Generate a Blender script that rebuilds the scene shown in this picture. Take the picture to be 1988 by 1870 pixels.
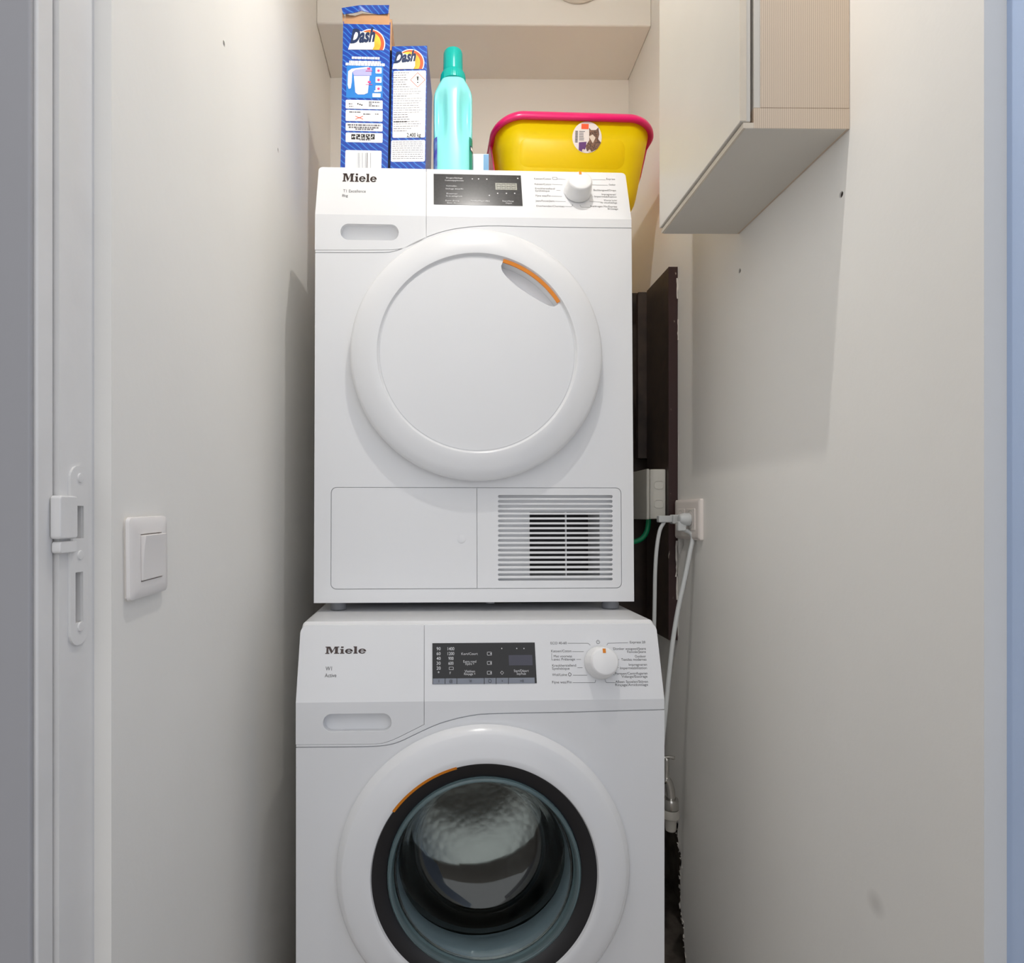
import bpy, bmesh, math, random
from mathutils import Vector, Matrix
random.seed(7)
for o in list(bpy.data.objects): bpy.data.objects.remove(o)
SC = bpy.context.scene
COL = SC.collection
PI = math.pi
R = math.radians

# ------------------------------------------------------------------ camera
FPX, CXP, CYP, W, H = 1200.0, 872.6, 1000.0, 1988.0, 1870.0
YAW = 0.0105
CZ = 1.03
cam_d = bpy.data.cameras.new('camera')
cam = bpy.data.objects.new('camera', cam_d); COL.objects.link(cam)
cam.location = (0, 0, CZ); cam.rotation_euler = (PI/2, 0, -YAW)
cam_d.sensor_fit = 'HORIZONTAL'; cam_d.sensor_width = 36
cam_d.lens = FPX/W*36
cam_d.shift_x = (W/2-CXP)/W; cam_d.shift_y = (CYP-H/2)/W
cam_d.clip_start = 0.02
SC.camera = cam

# ------------------------------------------------------------------ world, lights, exposure
world = bpy.data.worlds.new('world'); SC.world = world; world.use_nodes = True
bg = world.node_tree.nodes['Background']
bg.inputs[0].default_value = (0.985, 0.985, 1.0, 1); bg.inputs[1].default_value = 1.08
LAMP = Vector((0.118, 0.707, 2.345))
sd = bpy.data.lights.new('ceiling_lamp_offscreen', 'SPOT'); sd.energy = 17.5; sd.color = (1.0, 0.965, 0.915)
sd.spot_size = R(178); sd.spot_blend = 0.58; sd.shadow_soft_size = 0.009
so = bpy.data.objects.new('ceiling_lamp_offscreen', sd); COL.objects.link(so); so.location = LAMP
SC.view_settings.view_transform = 'Standard'; SC.view_settings.look = 'None'
SC.view_settings.gamma = 1.0; SC.view_settings.exposure = 0.0
SC.view_settings.use_curve_mapping = False
SC.cycles.diffuse_bounces = 12; SC.cycles.max_bounces = 16

# ------------------------------------------------------------------ pixel rays
RT = Vector((math.cos(YAW), -math.sin(YAW), 0)); FW = Vector((math.sin(YAW), math.cos(YAW), 0)); UP = Vector((0, 0, 1))
CAM = Vector((0, 0, CZ))
def ray(px, py): return FW + RT*((px-CXP)/FPX) + UP*((CYP-py)/FPX)
def at_plane(px, py, axis, val):
    d = ray(px, py); t = (val-CAM[axis])/d[axis]; return CAM+d*t
def atX(px, py, X): return at_plane(px, py, 0, X)
def atY(px, py, Y): return at_plane(px, py, 1, Y)

# ------------------------------------------------------------------ materials
def lin(c):
    return tuple(((v/255)/12.92 if v/255 <= 0.04045 else ((v/255+0.055)/1.055)**2.4) for v in c)
MATS = {}
def mat(name, rgb, rough=0.5, metal=0.0, var=0.0, vscale=8, bump=0.0, bscale=60, coat=0.0, trans=0.0, ior=1.5, transl=None, var2=None, emit=None):
    m = bpy.data.materials.new(name); m.use_nodes = True
    nt = m.node_tree; N = nt.nodes; L = nt.links
    b = N['Principled BSDF']; c = lin(rgb)
    b.inputs['Base Color'].default_value = (*c, 1); b.inputs['Roughness'].default_value = rough
    b.inputs['Metallic'].default_value = metal; b.inputs['Coat Weight'].default_value = coat
    b.inputs['Transmission Weight'].default_value = trans; b.inputs['IOR'].default_value = ior
    tc = N.new('ShaderNodeTexCoord')
    nz = N.new('ShaderNodeTexNoise'); nz.inputs['Scale'].default_value = vscale; nz.inputs['Detail'].default_value = 4
    L.new(tc.outputs['Object'], nz.inputs['Vector'])
    rp = N.new('ShaderNodeValToRGB')
    c2 = lin(var2) if var2 else tuple(v*(1-var) for v in c)
    rp.color_ramp.elements[0].color = (*c2, 1); rp.color_ramp.elements[1].color = (*c, 1)
    rp.color_ramp.elements[0].position = 0.35; rp.color_ramp.elements[1].position = 0.6
    L.new(nz.outputs['Fac'], rp.inputs['Fac']); L.new(rp.outputs['Color'], b.inputs['Base Color'])
    if bump:
        n2 = N.new('ShaderNodeTexNoise'); n2.inputs['Scale'].default_value = bscale; n2.inputs['Detail'].default_value = 3
        L.new(tc.outputs['Object'], n2.inputs['Vector'])
        bp = N.new('ShaderNodeBump'); bp.inputs['Strength'].default_value = bump; bp.inputs['Distance'].default_value = 0.002
        L.new(n2.outputs['Fac'], bp.inputs['Height']); L.new(bp.outputs['Normal'], b.inputs['Normal'])
    if transl:
        t = N.new('ShaderNodeBsdfTranslucent'); t.inputs['Color'].default_value = (*lin(transl[0]), 1)
        mx = N.new('ShaderNodeMixShader'); mx.inputs[0].default_value = transl[1]
        L.new(b.outputs[0], mx.inputs[1]); L.new(t.outputs[0], mx.inputs[2]); L.new(mx.outputs[0], N['Material Output'].inputs[0])
    if emit:
        b.inputs['Emission Color'].default_value = (*lin(rgb), 1); b.inputs['Emission Strength'].default_value = emit
    MATS[name] = m; return m
mat('wall', (238, 236, 231), 0.55, var=0.03, vscale=3, bump=0.12, bscale=90)
mat('wall_back', (240, 236, 229), 0.5, var=0.03, vscale=2, bump=0.1, bscale=60)
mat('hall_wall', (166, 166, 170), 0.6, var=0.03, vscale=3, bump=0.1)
mat('frame_paint', (226, 225, 224), 0.4, var=0.04, vscale=12, bump=0.25, bscale=40)
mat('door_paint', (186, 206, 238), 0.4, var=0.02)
mat('worn_trim', (212, 206, 198), 0.5, var=0.2, vscale=9, var2=(158, 142, 130), bump=0.2)
mat('plaster', (210, 205, 198), 0.8, var=0.15, vscale=60, bump=0.5)
mat('appliance', (231, 232, 234), 0.22, var=0.008, coat=0.15)
mat('appliance_grey', (231, 232, 234), 0.35, var=0.02)
mat('foot_grey', (130, 132, 138), 0.5, var=0.05)
mat('knob_white', (240, 240, 240), 0.2, coat=0.2)
mat('display', (20, 20, 23), 0.12, var=0.1)
mat('display_dryer', (48, 48, 50), 0.2, var=0.2, vscale=200)
mat('lcd', (150, 150, 138), 0.3, var=0.05)
mat('lcd_off', (70, 70, 84), 0.25, var=0.05)
mat('key_strip', (132, 138, 150), 0.3, var=0.05)
mat('print_light', (215, 215, 218), 0.5)
mat('print_dark', (62, 62, 66), 0.5)
mat('print_grey', (84, 82, 82), 0.5)
mat('logo', (78, 66, 64), 0.25, metal=0.5, var=0.5, vscale=60, var2=(52, 40, 40))
mat('orange', (232, 138, 24), 0.4)
mat('black_ring', (26, 26, 30), 0.3, var=0.15)
mat('gasket', (172, 184, 192), 0.5, var=0.1)
mat('glass', (240, 250, 250), 0.0, trans=1.0, ior=1.5)
mat('glass_teal', (176, 206, 211), 0.06, trans=0.8, ior=1.5)
mat('dark_cavity', (48, 48, 52), 0.6)
mat('cab_white', (208, 203, 194), 0.4, var=0.04, vscale=4)
mat('edge_band', (214, 203, 186), 0.5, var=0.06, vscale=30)
mat('panel_brown', (62, 50, 42), 0.45, var=0.3, vscale=30, var2=(48, 38, 33))
mat('box_plastic', (206, 204, 196), 0.45, var=0.04)
mat('box_recess', (206, 204, 196), 0.6)
mat('socket_white', (232, 224, 218), 0.4, var=0.01)
mat('switch_white', (234, 230, 227), 0.35, var=0.01)
mat('cable', (200, 203, 203), 0.45, var=0.02)
mat('green', (0, 140, 92), 0.4, var=0.1)
mat('chrome', (200, 198, 194), 0.15, metal=1.0)
mat('connector', (176, 172, 164), 0.5, var=0.05)
mat('void', (104, 96, 88), 0.9, var=0.3, vscale=25, var2=(78, 70, 64), bump=1.0, bscale=30)
mat('plug_grey', (120, 112, 104), 0.7)
mat('card', (196, 150, 110), 0.7, var=0.12, vscale=30)
mat('white_print', (246, 246, 246), 0.45)
mat('sky_panel', (20, 128, 214), 0.45, var=0.1, vscale=20)
mat('navy', (16, 42, 84), 0.4)
mat('sun_yellow', (255, 214, 70), 0.45, var=0.35, vscale=25, var2=(255, 170, 40))
mat('sun_red', (236, 84, 36), 0.45)
mat('lilac', (176, 176, 230), 0.45)
mat('pale', (238, 226, 238), 0.45)
mat('magenta_print', (214, 70, 130), 0.5)
mat('black_print', (26, 22, 24), 0.5)
mat('text_grey', (112, 110, 116), 0.6)
mat('mint', (146, 238, 236), 0.25, var=0.03, transl=((190, 252, 250), 0.08))
mat('cap_teal', (0, 186, 178), 0.25, transl=((0, 220, 200), 0.2))
mat('label_teal', (0, 150, 128), 0.4)
mat('label_blue', (130, 170, 220), 0.4, var=0.5, vscale=60, var2=(90, 90, 190))
mat('carton_blue', (70, 140, 190), 0.4)
mat('carton_pale', (205, 226, 238), 0.3)
mat('tub_yellow', (248, 230, 0), 0.4, var=0.02, transl=((255, 236, 0), 0.52))
mat('rim_pink', (222, 8, 104), 0.28, coat=0.2)
mat('cat_brown', (128, 92, 70), 0.6, var=0.6, vscale=300, var2=(60, 40, 34))
mat('cat_pale', (214, 196, 180), 0.6)
mat('purple', (92, 44, 108), 0.5)
mat('sticker', (222, 212, 208), 0.5)
mat('lamp_metal', (70, 70, 72), 0.4, metal=0.6)
mat('lamp_face', (255, 250, 242), 0.4)
mat('vent_white', (226, 220, 210), 0.4)
mat('floor', (150, 140, 128), 0.5, var=0.2, vscale=6)

def special_materials():
    # blue carton with fine pale diagonal streaks
    m = mat('carton_print', (20, 82, 176), 0.35); nt = m.node_tree; N = nt.nodes; L = nt.links; b = N['Principled BSDF']
    tc = N.new('ShaderNodeTexCoord'); mp = N.new('ShaderNodeMapping'); mp.inputs['Rotation'].default_value = (0, R(-38), 0)
    wv = N.new('ShaderNodeTexWave'); wv.bands_direction = 'Z'; wv.inputs['Scale'].default_value = 34; wv.inputs['Distortion'].default_value = 5
    wv.inputs['Detail Scale'].default_value = 0.6
    L.new(tc.outputs['Object'], mp.inputs[0]); L.new(mp.outputs[0], wv.inputs[0])
    rp = N.new('ShaderNodeValToRGB'); rp.color_ramp.elements[0].position = 0.0; rp.color_ramp.elements[0].color = (*lin((12, 58, 160)), 1)
    rp.color_ramp.elements[1].position = 1.0; rp.color_ramp.elements[1].color = (*lin((70, 140, 220)), 1)
    e = rp.color_ramp.elements.new(0.93); e.color = (*lin((8, 78, 172)), 1)
    L.new(wv.outputs['Fac'], rp.inputs[0]); L.new(rp.outputs[0], b.inputs['Base Color'])
    # vertical fine woodgrain laminate
    m = mat('grain', (205, 188, 166), 0.5); nt = m.node_tree; N = nt.nodes; L = nt.links; b = N['Principled BSDF']
    tc = N.new('ShaderNodeTexCoord'); wv = N.new('ShaderNodeTexWave'); wv.bands_direction = 'X'; wv.inputs['Scale'].default_value = 125
    wv.inputs['Distortion'].default_value = 0.6; wv.inputs['Detail'].default_value = 2
    L.new(tc.outputs['Object'], wv.inputs[0])
    rp = N.new('ShaderNodeValToRGB'); rp.color_ramp.elements[0].color = (*lin((190, 170, 150)), 1); rp.color_ramp.elements[1].color = (*lin((222, 206, 186)), 1)
    L.new(wv.outputs['Fac'], rp.inputs[0]); L.new(rp.outputs[0], b.inputs['Base Color'])
    # painted dark board edge with chipped pale paint
    m = mat('chipped_edge', (48, 26, 26), 0.4); nt = m.node_tree; N = nt.nodes; L = nt.links; b = N['Principled BSDF']
    tc = N.new('ShaderNodeTexCoord'); mp = N.new('ShaderNodeMapping'); mp.inputs['Scale'].default_value = (70, 10, 22)
    nz = N.new('ShaderNodeTexNoise'); nz.inputs['Scale'].default_value = 1.0; nz.inputs['Detail'].default_value = 6
    L.new(tc.outputs['Object'], mp.inputs[0]); L.new(mp.outputs[0], nz.inputs[0])
    rp = N.new('ShaderNodeValToRGB'); rp.color_ramp.elements[0].position = 0.64; rp.color_ramp.elements[0].color = (*lin((50, 28, 28)), 1)
    rp.color_ramp.elements[1].position = 0.70; rp.color_ramp.elements[1].color = (*lin((205, 195, 180)), 1)
    L.new(nz.outputs['Fac'], rp.inputs[0]); L.new(rp.outputs[0], b.inputs['Base Color'])
    # perforated steel drum
    m = mat('drum', (152, 148, 144), 0.26, metal=1.0); nt = m.node_tree; N = nt.nodes; L = nt.links; b = N['Principled BSDF']
    tc = N.new('ShaderNodeTexCoord'); vo = N.new('ShaderNodeTexVoronoi'); vo.inputs['Scale'].default_value = 60
    L.new(tc.outputs['Object'], vo.inputs['Vector'])
    bp = N.new('ShaderNodeBump'); bp.inputs['Strength'].default_value = 0.14; bp.inputs['Distance'].default_value = 0.003
    L.new(vo.outputs['Distance'], bp.inputs['Height']); L.new(bp.outputs[0], b.inputs['Normal'])
special_materials()
M = MATS

# ------------------------------------------------------------------ mesh helpers
def mk(name, bm, m, parent=None, smooth=False, bevel=0, seg=2, loc=None, angle=35):
    me = bpy.data.meshes.new(name); bm.normal_update(); bm.to_mesh(me); bm.free()
    o = bpy.data.objects.new(name, me); COL.objects.link(o)
    me.materials.append(M[m] if isinstance(m, str) else m)
    if parent: o.parent = parent
    if loc is not None: o.location = loc
    if smooth:
        for p in me.polygons: p.use_smooth = True
        if smooth != 'all':
            me.set_sharp_from_angle(angle=R(angle))
    if bevel:
        b = o.modifiers.new('bevel', 'BEVEL'); b.width = bevel; b.segments = seg; b.limit_method = 'ANGLE'; b.angle_limit = R(40)
        for p in me.polygons: p.use_smooth = True
        b.harden_normals = True
    return o
def box(x0, x1, y0, y1, z0, z1, bm=None):
    bm = bm or bmesh.new()
    vs = [bm.verts.new((x, y, z)) for x in (x0, x1) for y in (y0, y1) for z in (z0, z1)]
    for f in ((0,1,3,2), (4,6,7,5), (0,4,5,1), (2,3,7,6), (0,2,6,4), (1,5,7,3)): bm.faces.new([vs[i] for i in f])
    return bm
def lathe(prof, n=64, axis='Y', bm=None, off=(0,0,0), caps=True):
    """prof: (r, h) list revolved about axis"""
    bm = bm or bmesh.new(); rings = []
    def P(r, h, a):
        c, s = r*math.cos(a), r*math.sin(a)
        v = (c, h, s) if axis == 'Y' else ((c, s, h) if axis == 'Z' else (h, c, s))
        return (v[0]+off[0], v[1]+off[1], v[2]+off[2])
    for r, h in prof:
        if r < 1e-6: rings.append([bm.verts.new(P(0, h, 0))])
        else: rings.append([bm.verts.new(P(r, h, 2*PI*k/n)) for k in range(n)])
    for A, B in zip(rings, rings[1:]):
        for k in range(n):
            j = (k+1) % n
            if len(A) == 1 and len(B) == 1: continue
            if len(A) == 1: bm.faces.new((A[0], B[k], B[j]))
            elif len(B) == 1: bm.faces.new((A[k], A[j], B[0]))
            else: bm.faces.new((A[k], A[j], B[j], B[k]))
    bmesh.ops.recalc_face_normals(bm, faces=bm.faces)
    return bm
def tube(pts, r, n=10, bm=None, sub=6):
    bm = bm or bmesh.new()
    P = [Vector(p) for p in pts]; Q = []
    ext = [P[0]*2-P[1]]+P+[P[-1]*2-P[-2]]
    for i in range(1, len(ext)-2):
        a, b, c, d = ext[i-1:i+3]
        for k in range(sub):
            t = k/sub
            Q.append(0.5*((2*b)+(c-a)*t+(2*a-5*b+4*c-d)*t*t+(-a+3*b-3*c+d)*t**3))
    Q.append(P[-1]); rings = []; prev = Vector((0.3, 0.2, 1)).normalized()
    for i, q in enumerate(Q):
        t = (Q[min(i+1, len(Q)-1)]-Q[max(i-1, 0)]).normalized()
        u = prev-t*prev.dot(t)
        if u.length < 1e-4: u = t.orthogonal()
        u.normalize(); prev = u; w = t.cross(u)
        rr = r[0]+(r[1]-r[0])*i/(len(Q)-1) if isinstance(r, tuple) else r
        rings.append([bm.verts.new(q+(u*math.cos(2*PI*k/n)+w*math.sin(2*PI*k/n))*rr) for k in range(n)])
    for A, B in zip(rings, rings[1:]):
        for k in range(n): bm.faces.new((A[k], A[(k+1) % n], B[(k+1) % n], B[k]))
    bm.faces.new(rings[0][::-1]); bm.faces.new(rings[-1])
    bmesh.ops.recalc_face_normals(bm, faces=bm.faces)
    return bm
def rrect(x0, x1, z0, z1, r, n=6):
    out = []
    for cx, cz, a0 in ((x1-r, z1-r, 0), (x0+r, z1-r, 90), (x0+r, z0+r, 180), (x1-r, z0+r, 270)):
        for k in range(n+1):
            a = R(a0+90*k/n); out.append((cx+r*math.cos(a), cz+r*math.sin(a)))
    return out
def plate(outline, t, front=lambda z: 0.0, splits=(), bm=None):
    """2D outline in (x,z) -> plate whose front follows y=front(z), thickness t behind it"""
    bm = bm or bmesh.new(); tmp = bmesh.new()
    vs = [tmp.verts.new((x, 0, z)) for x, z in outline]
    f = tmp.faces.new(vs)
    for zs in splits:
        bmesh.ops.bisect_plane(tmp, geom=tmp.verts[:]+tmp.edges[:]+tmp.faces[:], plane_co=(0, 0, zs), plane_no=(0, 0, 1))
    bmesh.ops.triangulate(tmp, faces=[g for g in tmp.faces if len(g.verts) > 4])
    ret = bmesh.ops.extrude_face_region(tmp, geom=tmp.faces[:])
    new = set(g for g in ret['geom'] if isinstance(g, bmesh.types.BMVert))
    for v in tmp.verts: v.co.y = front(v.co.z)+(t if v in new else 0)
    bmesh.ops.recalc_face_normals(tmp, faces=tmp.faces)
    me = bpy.data.meshes.new('t'); tmp.to_mesh(me); tmp.free(); bm.from_mesh(me); bpy.data.meshes.remove(me)
    return bm
def cut(o, bmc):
    me = bpy.data.meshes.new('cutter'); bmesh.ops.recalc_face_normals(bmc, faces=bmc.faces); bmc.to_mesh(me); bmc.free()
    c = bpy.data.objects.new('cutter', me); COL.objects.link(c)
    if o.parent: c.parent = o.parent
    c.location = o.location; c.rotation_euler = o.rotation_euler
    md = o.modifiers.new('cut', 'BOOLEAN'); md.object = c; md.operation = 'DIFFERENCE'; md.solver = 'EXACT'
    bpy.context.view_layer.update()
    dg = bpy.context.evaluated_depsgraph_get()
    nm = bpy.data.meshes.new_from_object(o.evaluated_get(dg)); old = o.data
    o.modifiers.remove(md); o.data = nm; nm.name = o.name
    bpy.data.objects.remove(c)
def empty(name, loc, rot=(0, 0, 0)):
    o = bpy.data.objects.new(name, None); COL.objects.link(o); o.location = loc; o.rotation_euler = rot; o.empty_display_size = 0.05
    return o
def tag(o, label, cat, group=None):
    o['label'] = label; o['category'] = cat
    if group: o['group'] = group
    return o
def struct(o, label=None):
    o['kind'] = 'structure'
    if label: o['label'] = label
    return o

class Frame:
    """local frame of a thing; turns photo pixels into points on its local plane y = y0 + k*(z-zb)"""
    def __init__(s, loc, rot=(0, 0, 0)):
        from mathutils import Euler
        s.M = Matrix.Translation(loc) @ Euler(rot).to_matrix().to_4x4(); s.I = s.M.inverted()
        s.o = s.I @ CAM
    def loc(s, px, py, y0=0.0, k=0.0, zb=0.0):
        d = s.I.to_3x3() @ ray(px, py)
        # y = y0 + k (z - zb)
        t = (y0+k*(s.o.z-zb)-s.o.y)/(d.y-k*d.z)
        p = s.o+d*t; return (p.x, p.z)

# --------- flat print: collects 2D shapes and lays them on y = front(z)
TXT = {}
def text_mesh(s, bold=0.0, shear=0.0):
    key = (s, bold, shear)
    if key in TXT: return TXT[key]
    cu = bpy.data.curves.new('txt', 'FONT'); cu.body = s; cu.size = 1.0; cu.resolution_u = 3; cu.offset = bold; cu.shear = shear
    ob = bpy.data.objects.new('txt', cu); COL.objects.link(ob)
    bpy.context.view_layer.update()
    me = bpy.data.meshes.new_from_object(ob.evaluated_get(bpy.context.evaluated_depsgraph_get()))
    vs = [(v.co.x, v.co.y) for v in me.vertices]; fs = [tuple(p.vertices) for p in me.polygons]
    bpy.data.objects.remove(ob); bpy.data.curves.remove(cu); bpy.data.meshes.remove(me)
    if not vs: vs = [(0, 0)]
    x0 = min(v[0] for v in vs); x1 = max(v[0] for v in vs)
    TXT[key] = ([(v[0]-x0, v[1]) for v in vs], fs, x1-x0); return TXT[key]
class Print:
    def __init__(s): s.v = []; s.f = []
    def poly(s, pts):
        n = len(s.v); s.v += list(pts); s.f.append(tuple(range(n, n+len(pts))))
    def rect(s, x0, x1, z0, z1): s.poly([(x0, z0), (x1, z0), (x1, z1), (x0, z1)])
    def line(s, a, b, w):
        dx, dz = b[0]-a[0], b[1]-a[1]; l = math.hypot(dx, dz) or 1; nx, nz = -dz/l*w/2, dx/l*w/2
        s.poly([(a[0]+nx, a[1]+nz), (a[0]-nx, a[1]-nz), (b[0]-nx, b[1]-nz), (b[0]+nx, b[1]+nz)])
    def text(s, t, x, z, h, width=None, align='l', bold=0.0, shear=0.0):
        vs, fs, w = text_mesh(t, bold, shear)
        sx = h/0.72 if not width else width/w
        ww = w*sx; ox = x if align == 'l' else (x-ww if align == 'r' else x-ww/2)
        n = len(s.v); s.v += [(ox+v[0]*sx, z+v[1]*h/0.72) for v in vs]
        s.f += [tuple(i+n for i in f) for f in fs]
    def disc(s, cx, cz, r, a0=0, a1=360, n=32, r2=None):
        A = [R(a0+(a1-a0)*k/n) for k in range(n+1)]
        if r2:
            for a, b in zip(A, A[1:]):
                s.poly([(cx+r*math.cos(a), cz+r*math.sin(a)), (cx+r*math.cos(b), cz+r*math.sin(b)), (cx+r2*math.cos(b), cz+r2*math.sin(b)), (cx+r2*math.cos(a), cz+r2*math.sin(a))])
        else: s.poly([(cx+r*math.cos(a), cz+r*math.sin(a)) for a in (A[:-1] if a1-a0 >= 360 else A)])
    def build(s, name, m, parent, front=lambda x, z: 0.0, eps=0.0003):
        bm = bmesh.new(); vs = [bm.verts.new((x, front(x, z)-eps, z)) for x, z in s.v]
        for f in s.f:
            try: bm.faces.new([vs[i] for i in f])
            except ValueError: pass
        bm.normal_update()
        for f in bm.faces:
            if f.normal.y > 0: f.normal_flip()
        o = mk(name, bm, m, parent)
        if any(w in name for w in ('lettering', 'print', 'symbols', 'pictograms', 'barcode', 'digits', 'dose', 'picture')): o['kind'] = 'stuff'
        return o
def greek(p, x0, x1, z, h, rnd, gap=0.0012):
    """one line of unreadably small words"""
    x = x0
    while x < x1:
        w = rnd.uniform(0.002, 0.008); w = min(w, x1-x); p.rect(x, x+w, z, z+h); x += w+gap

# ------------------------------------------------------------------ the setting
XL, XR, YF, YB = -0.32, 0.53, 0.60, 1.76
ZCEIL, ZBULK, YBULK = 2.52, 2.273, 1.566
struct(mk('floor', box(-1.6, 1.8, -1.6, YB+0.1, -0.05, 0.0), 'floor'))
struct(mk('ceiling', box(XL-0.08, XR+0.3, 0.525, YB+0.1, ZCEIL, ZCEIL+0.05), 'wall'))
struct(mk('wall_left', box(XL-0.08, XL, YF, YB+0.1, 0, ZCEIL), 'wall'), 'smooth white plaster wall on the switch side')
struct(mk('wall_back', box(XL, XR, YB, YB+0.06, 0, ZBULK), 'wall_back'))
b = box(XL, XR, YBULK, YB+0.06, ZBULK, ZCEIL)
struct(mk('trim_1', b, 'wall_back', bevel=0.004), 'boxed bulkhead lowering the ceiling above the dryer')
# right wall: outline in (Y,z) with ragged broken hole low down behind the washer
rag_px = [(1296, 1586), (1309, 1590), (1317, 1600), (1315, 1618), (1318, 1640), (1322, 1658), (1323, 1676), (1320, 1690), (1321, 1722), (1321, 1760), (1324, 1786), (1327, 1794), (1328, 1830), (1331, 1868)]
rag = [atX(x, y, XR) for x, y in rag_px]
pan = atX(1317, 700, XR).y
dmg_px = [(1316, 1038), (1322, 1045), (1326, 1046), (1327, 1058), (1322, 1070), (1319, 1078), (1316, 1066)]
outl = [(YF, 0), (YF, ZCEIL), (YB+0.1, ZCEIL), (YB+0.1, rag[0].z)] + [(p.y, p.z) for p in rag] + [(rag[-1].y-0.01, 0.0)]
bm = bmesh.new()
A = [bm.verts.new((XR, y, z)) for y, z in outl]; Bv = [bm.verts.new((XR+0.05, y, z)) for y, z in outl]
bm.faces.new(A); bm.faces.new(Bv[::-1])
for i in range(len(A)):
    j = (i+1) % len(A); bm.faces.new((A[j], A[i], Bv[i], Bv[j]))
bmesh.ops.triangulate(bm, faces=[f for f in bm.faces if len(f.verts) > 4]); bmesh.ops.recalc_face_normals(bm, faces=bm.faces)
wall_r = struct(mk('wall_right', bm, 'wall'), 'smooth plaster wall carrying the small cabinet, broken low down')
# grey smudge on the wall paint (a stain of its own) through the material
def smudge():
    m = M['wall'].copy(); m.name = 'wall_smudged'; nt = m.node_tree; N = nt.nodes; L = nt.links; bs = N['Principled BSDF']
    src = bs.inputs['Base Color'].links[0].from_socket
    geo = N.new('ShaderNodeNewGeometry'); sp = atX(1700, 1755, XR)
    vm = N.new('ShaderNodeVectorMath'); vm.operation = 'DISTANCE'; vm.inputs[1].default_value = sp
    L.new(geo.outputs['Position'], vm.inputs[0])
    mr = N.new('ShaderNodeMapRange'); mr.inputs[1].default_value = 0.004; mr.inputs[2].default_value = 0.018; mr.inputs[3].default_value = 0.3; mr.inputs[4].default_value = 0.0
    L.new(vm.outputs['Value'], mr.inputs[0])
    mx = N.new('ShaderNodeMix'); mx.data_type = 'RGBA'; mx.inputs[7].default_value = (*lin((150, 146, 140)), 1)
    L.new(mr.outputs[0], mx.inputs[0]); L.new(src, mx.inputs[6]); L.new(mx.outputs[2], bs.inputs['Base Color'])
    wall_r.data.materials[0] = m
smudge()
# crumbled plaster along the broken edge
bm = bmesh.new(); rnd = random.Random(3)
for p, q in zip(rag[2:], rag[3:]):
    for k in range(4):
        t = k/4; c = p.lerp(q, t); s = rnd.uniform(0.004, 0.010)
        v = [bm.verts.new(c+Vector((0.004+rnd.uniform(-.007, .004), rnd.uniform(-s, s*1.2), rnd.uniform(-s, s)))) for _ in range(6)]
        bmesh.ops.convex_hull(bm, input=v)
o = mk('crumbled_plaster', bm, 'plaster', wall_r); o['kind'] = 'stuff'
# recess behind the hole
struct(mk('floor_recess', box(0.352, XR+0.10, 1.06, YB-0.002, 0.0005, 0.004), 'void'), 'dark unfinished floor in the gap beside the washer')
bm = box(XR+0.10, XR+0.16, 1.2, YB+0.1, 0, 0.9); box(XR+0.0505, XR+0.10, 1.2, YB+0.1, 0.86, 0.9, bm); box(XR+0.0505, XR+0.10, 1.2, 1.24, 0, 0.86, bm); box(XR+0.0005, XR+0.10, YB+0.0605, YB+0.1, 0, 0.86, bm)
struct(mk('wall_recess', bm, 'void'), 'dark rough masonry inside the broken wall')
dm = [atX(x, y, XR-0.001) for x, y in dmg_px]
bm = bmesh.new(); vs = [bm.verts.new(p) for p in dm]; f = bm.faces.new(vs)
r_ = bmesh.ops.extrude_face_region(bm, geom=[f])
for v in r_['geom']:
    if isinstance(v, bmesh.types.BMVert): v.co.x += 0.040
bmesh.ops.recalc_face_normals(bm, faces=bm.faces); cut(wall_r, bm)
bm = bmesh.new(); f = bm.faces.new([bm.verts.new(p+Vector((0.0385, 0, 0))) for p in dm]); e_ = bmesh.ops.extrude_face_region(bm, geom=[f])
for v in e_['geom']:
    if isinstance(v, bmesh.types.BMVert): v.co.x += 0.0004
bmesh.ops.recalc_face_normals(bm, faces=bm.faces); mk('plaster_crack', bm, 'void', wall_r)
chip_px = [(1312, 1072), (1316, 1070), (1319, 1085), (1321, 1100), (1317, 1120), (1318, 1150), (1314, 1165), (1311, 1140), (1309, 1105)]
def screw_hole(px, py, X, s, parent):
    p = atX(px, py, X)
    cut(parent, lathe([(0, 0.01), (0.0042, 0.01), (0.0042, -0.030), (0, -0.030)], 16, 'X', off=(p.x, p.y, p.z)) if s > 0 else lathe([(0, -0.01), (0.0042, -0.01), (0.0042, 0.030), (0, 0.030)], 16, 'X', off=(p.x, p.y, p.z)))
    mk('screw_hole', lathe([(0.0041, -0.002*s), (0.0032, -0.002*s), (0.0028, -0.028*s), (0, -0.0285*s)], 16, 'X', off=(p.x, p.y, p.z)), 'plug_grey', parent)
wall_l = bpy.data.objects['wall_left']
screw_hole(435, 85, XL, 1, wall_l); screw_hole(540, 292, XL, 1, wall_l)
screw_hole(1633, 378, XR, -1, wall_r); screw_hole(1436, 526, XR, -1, wall_r)

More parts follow.
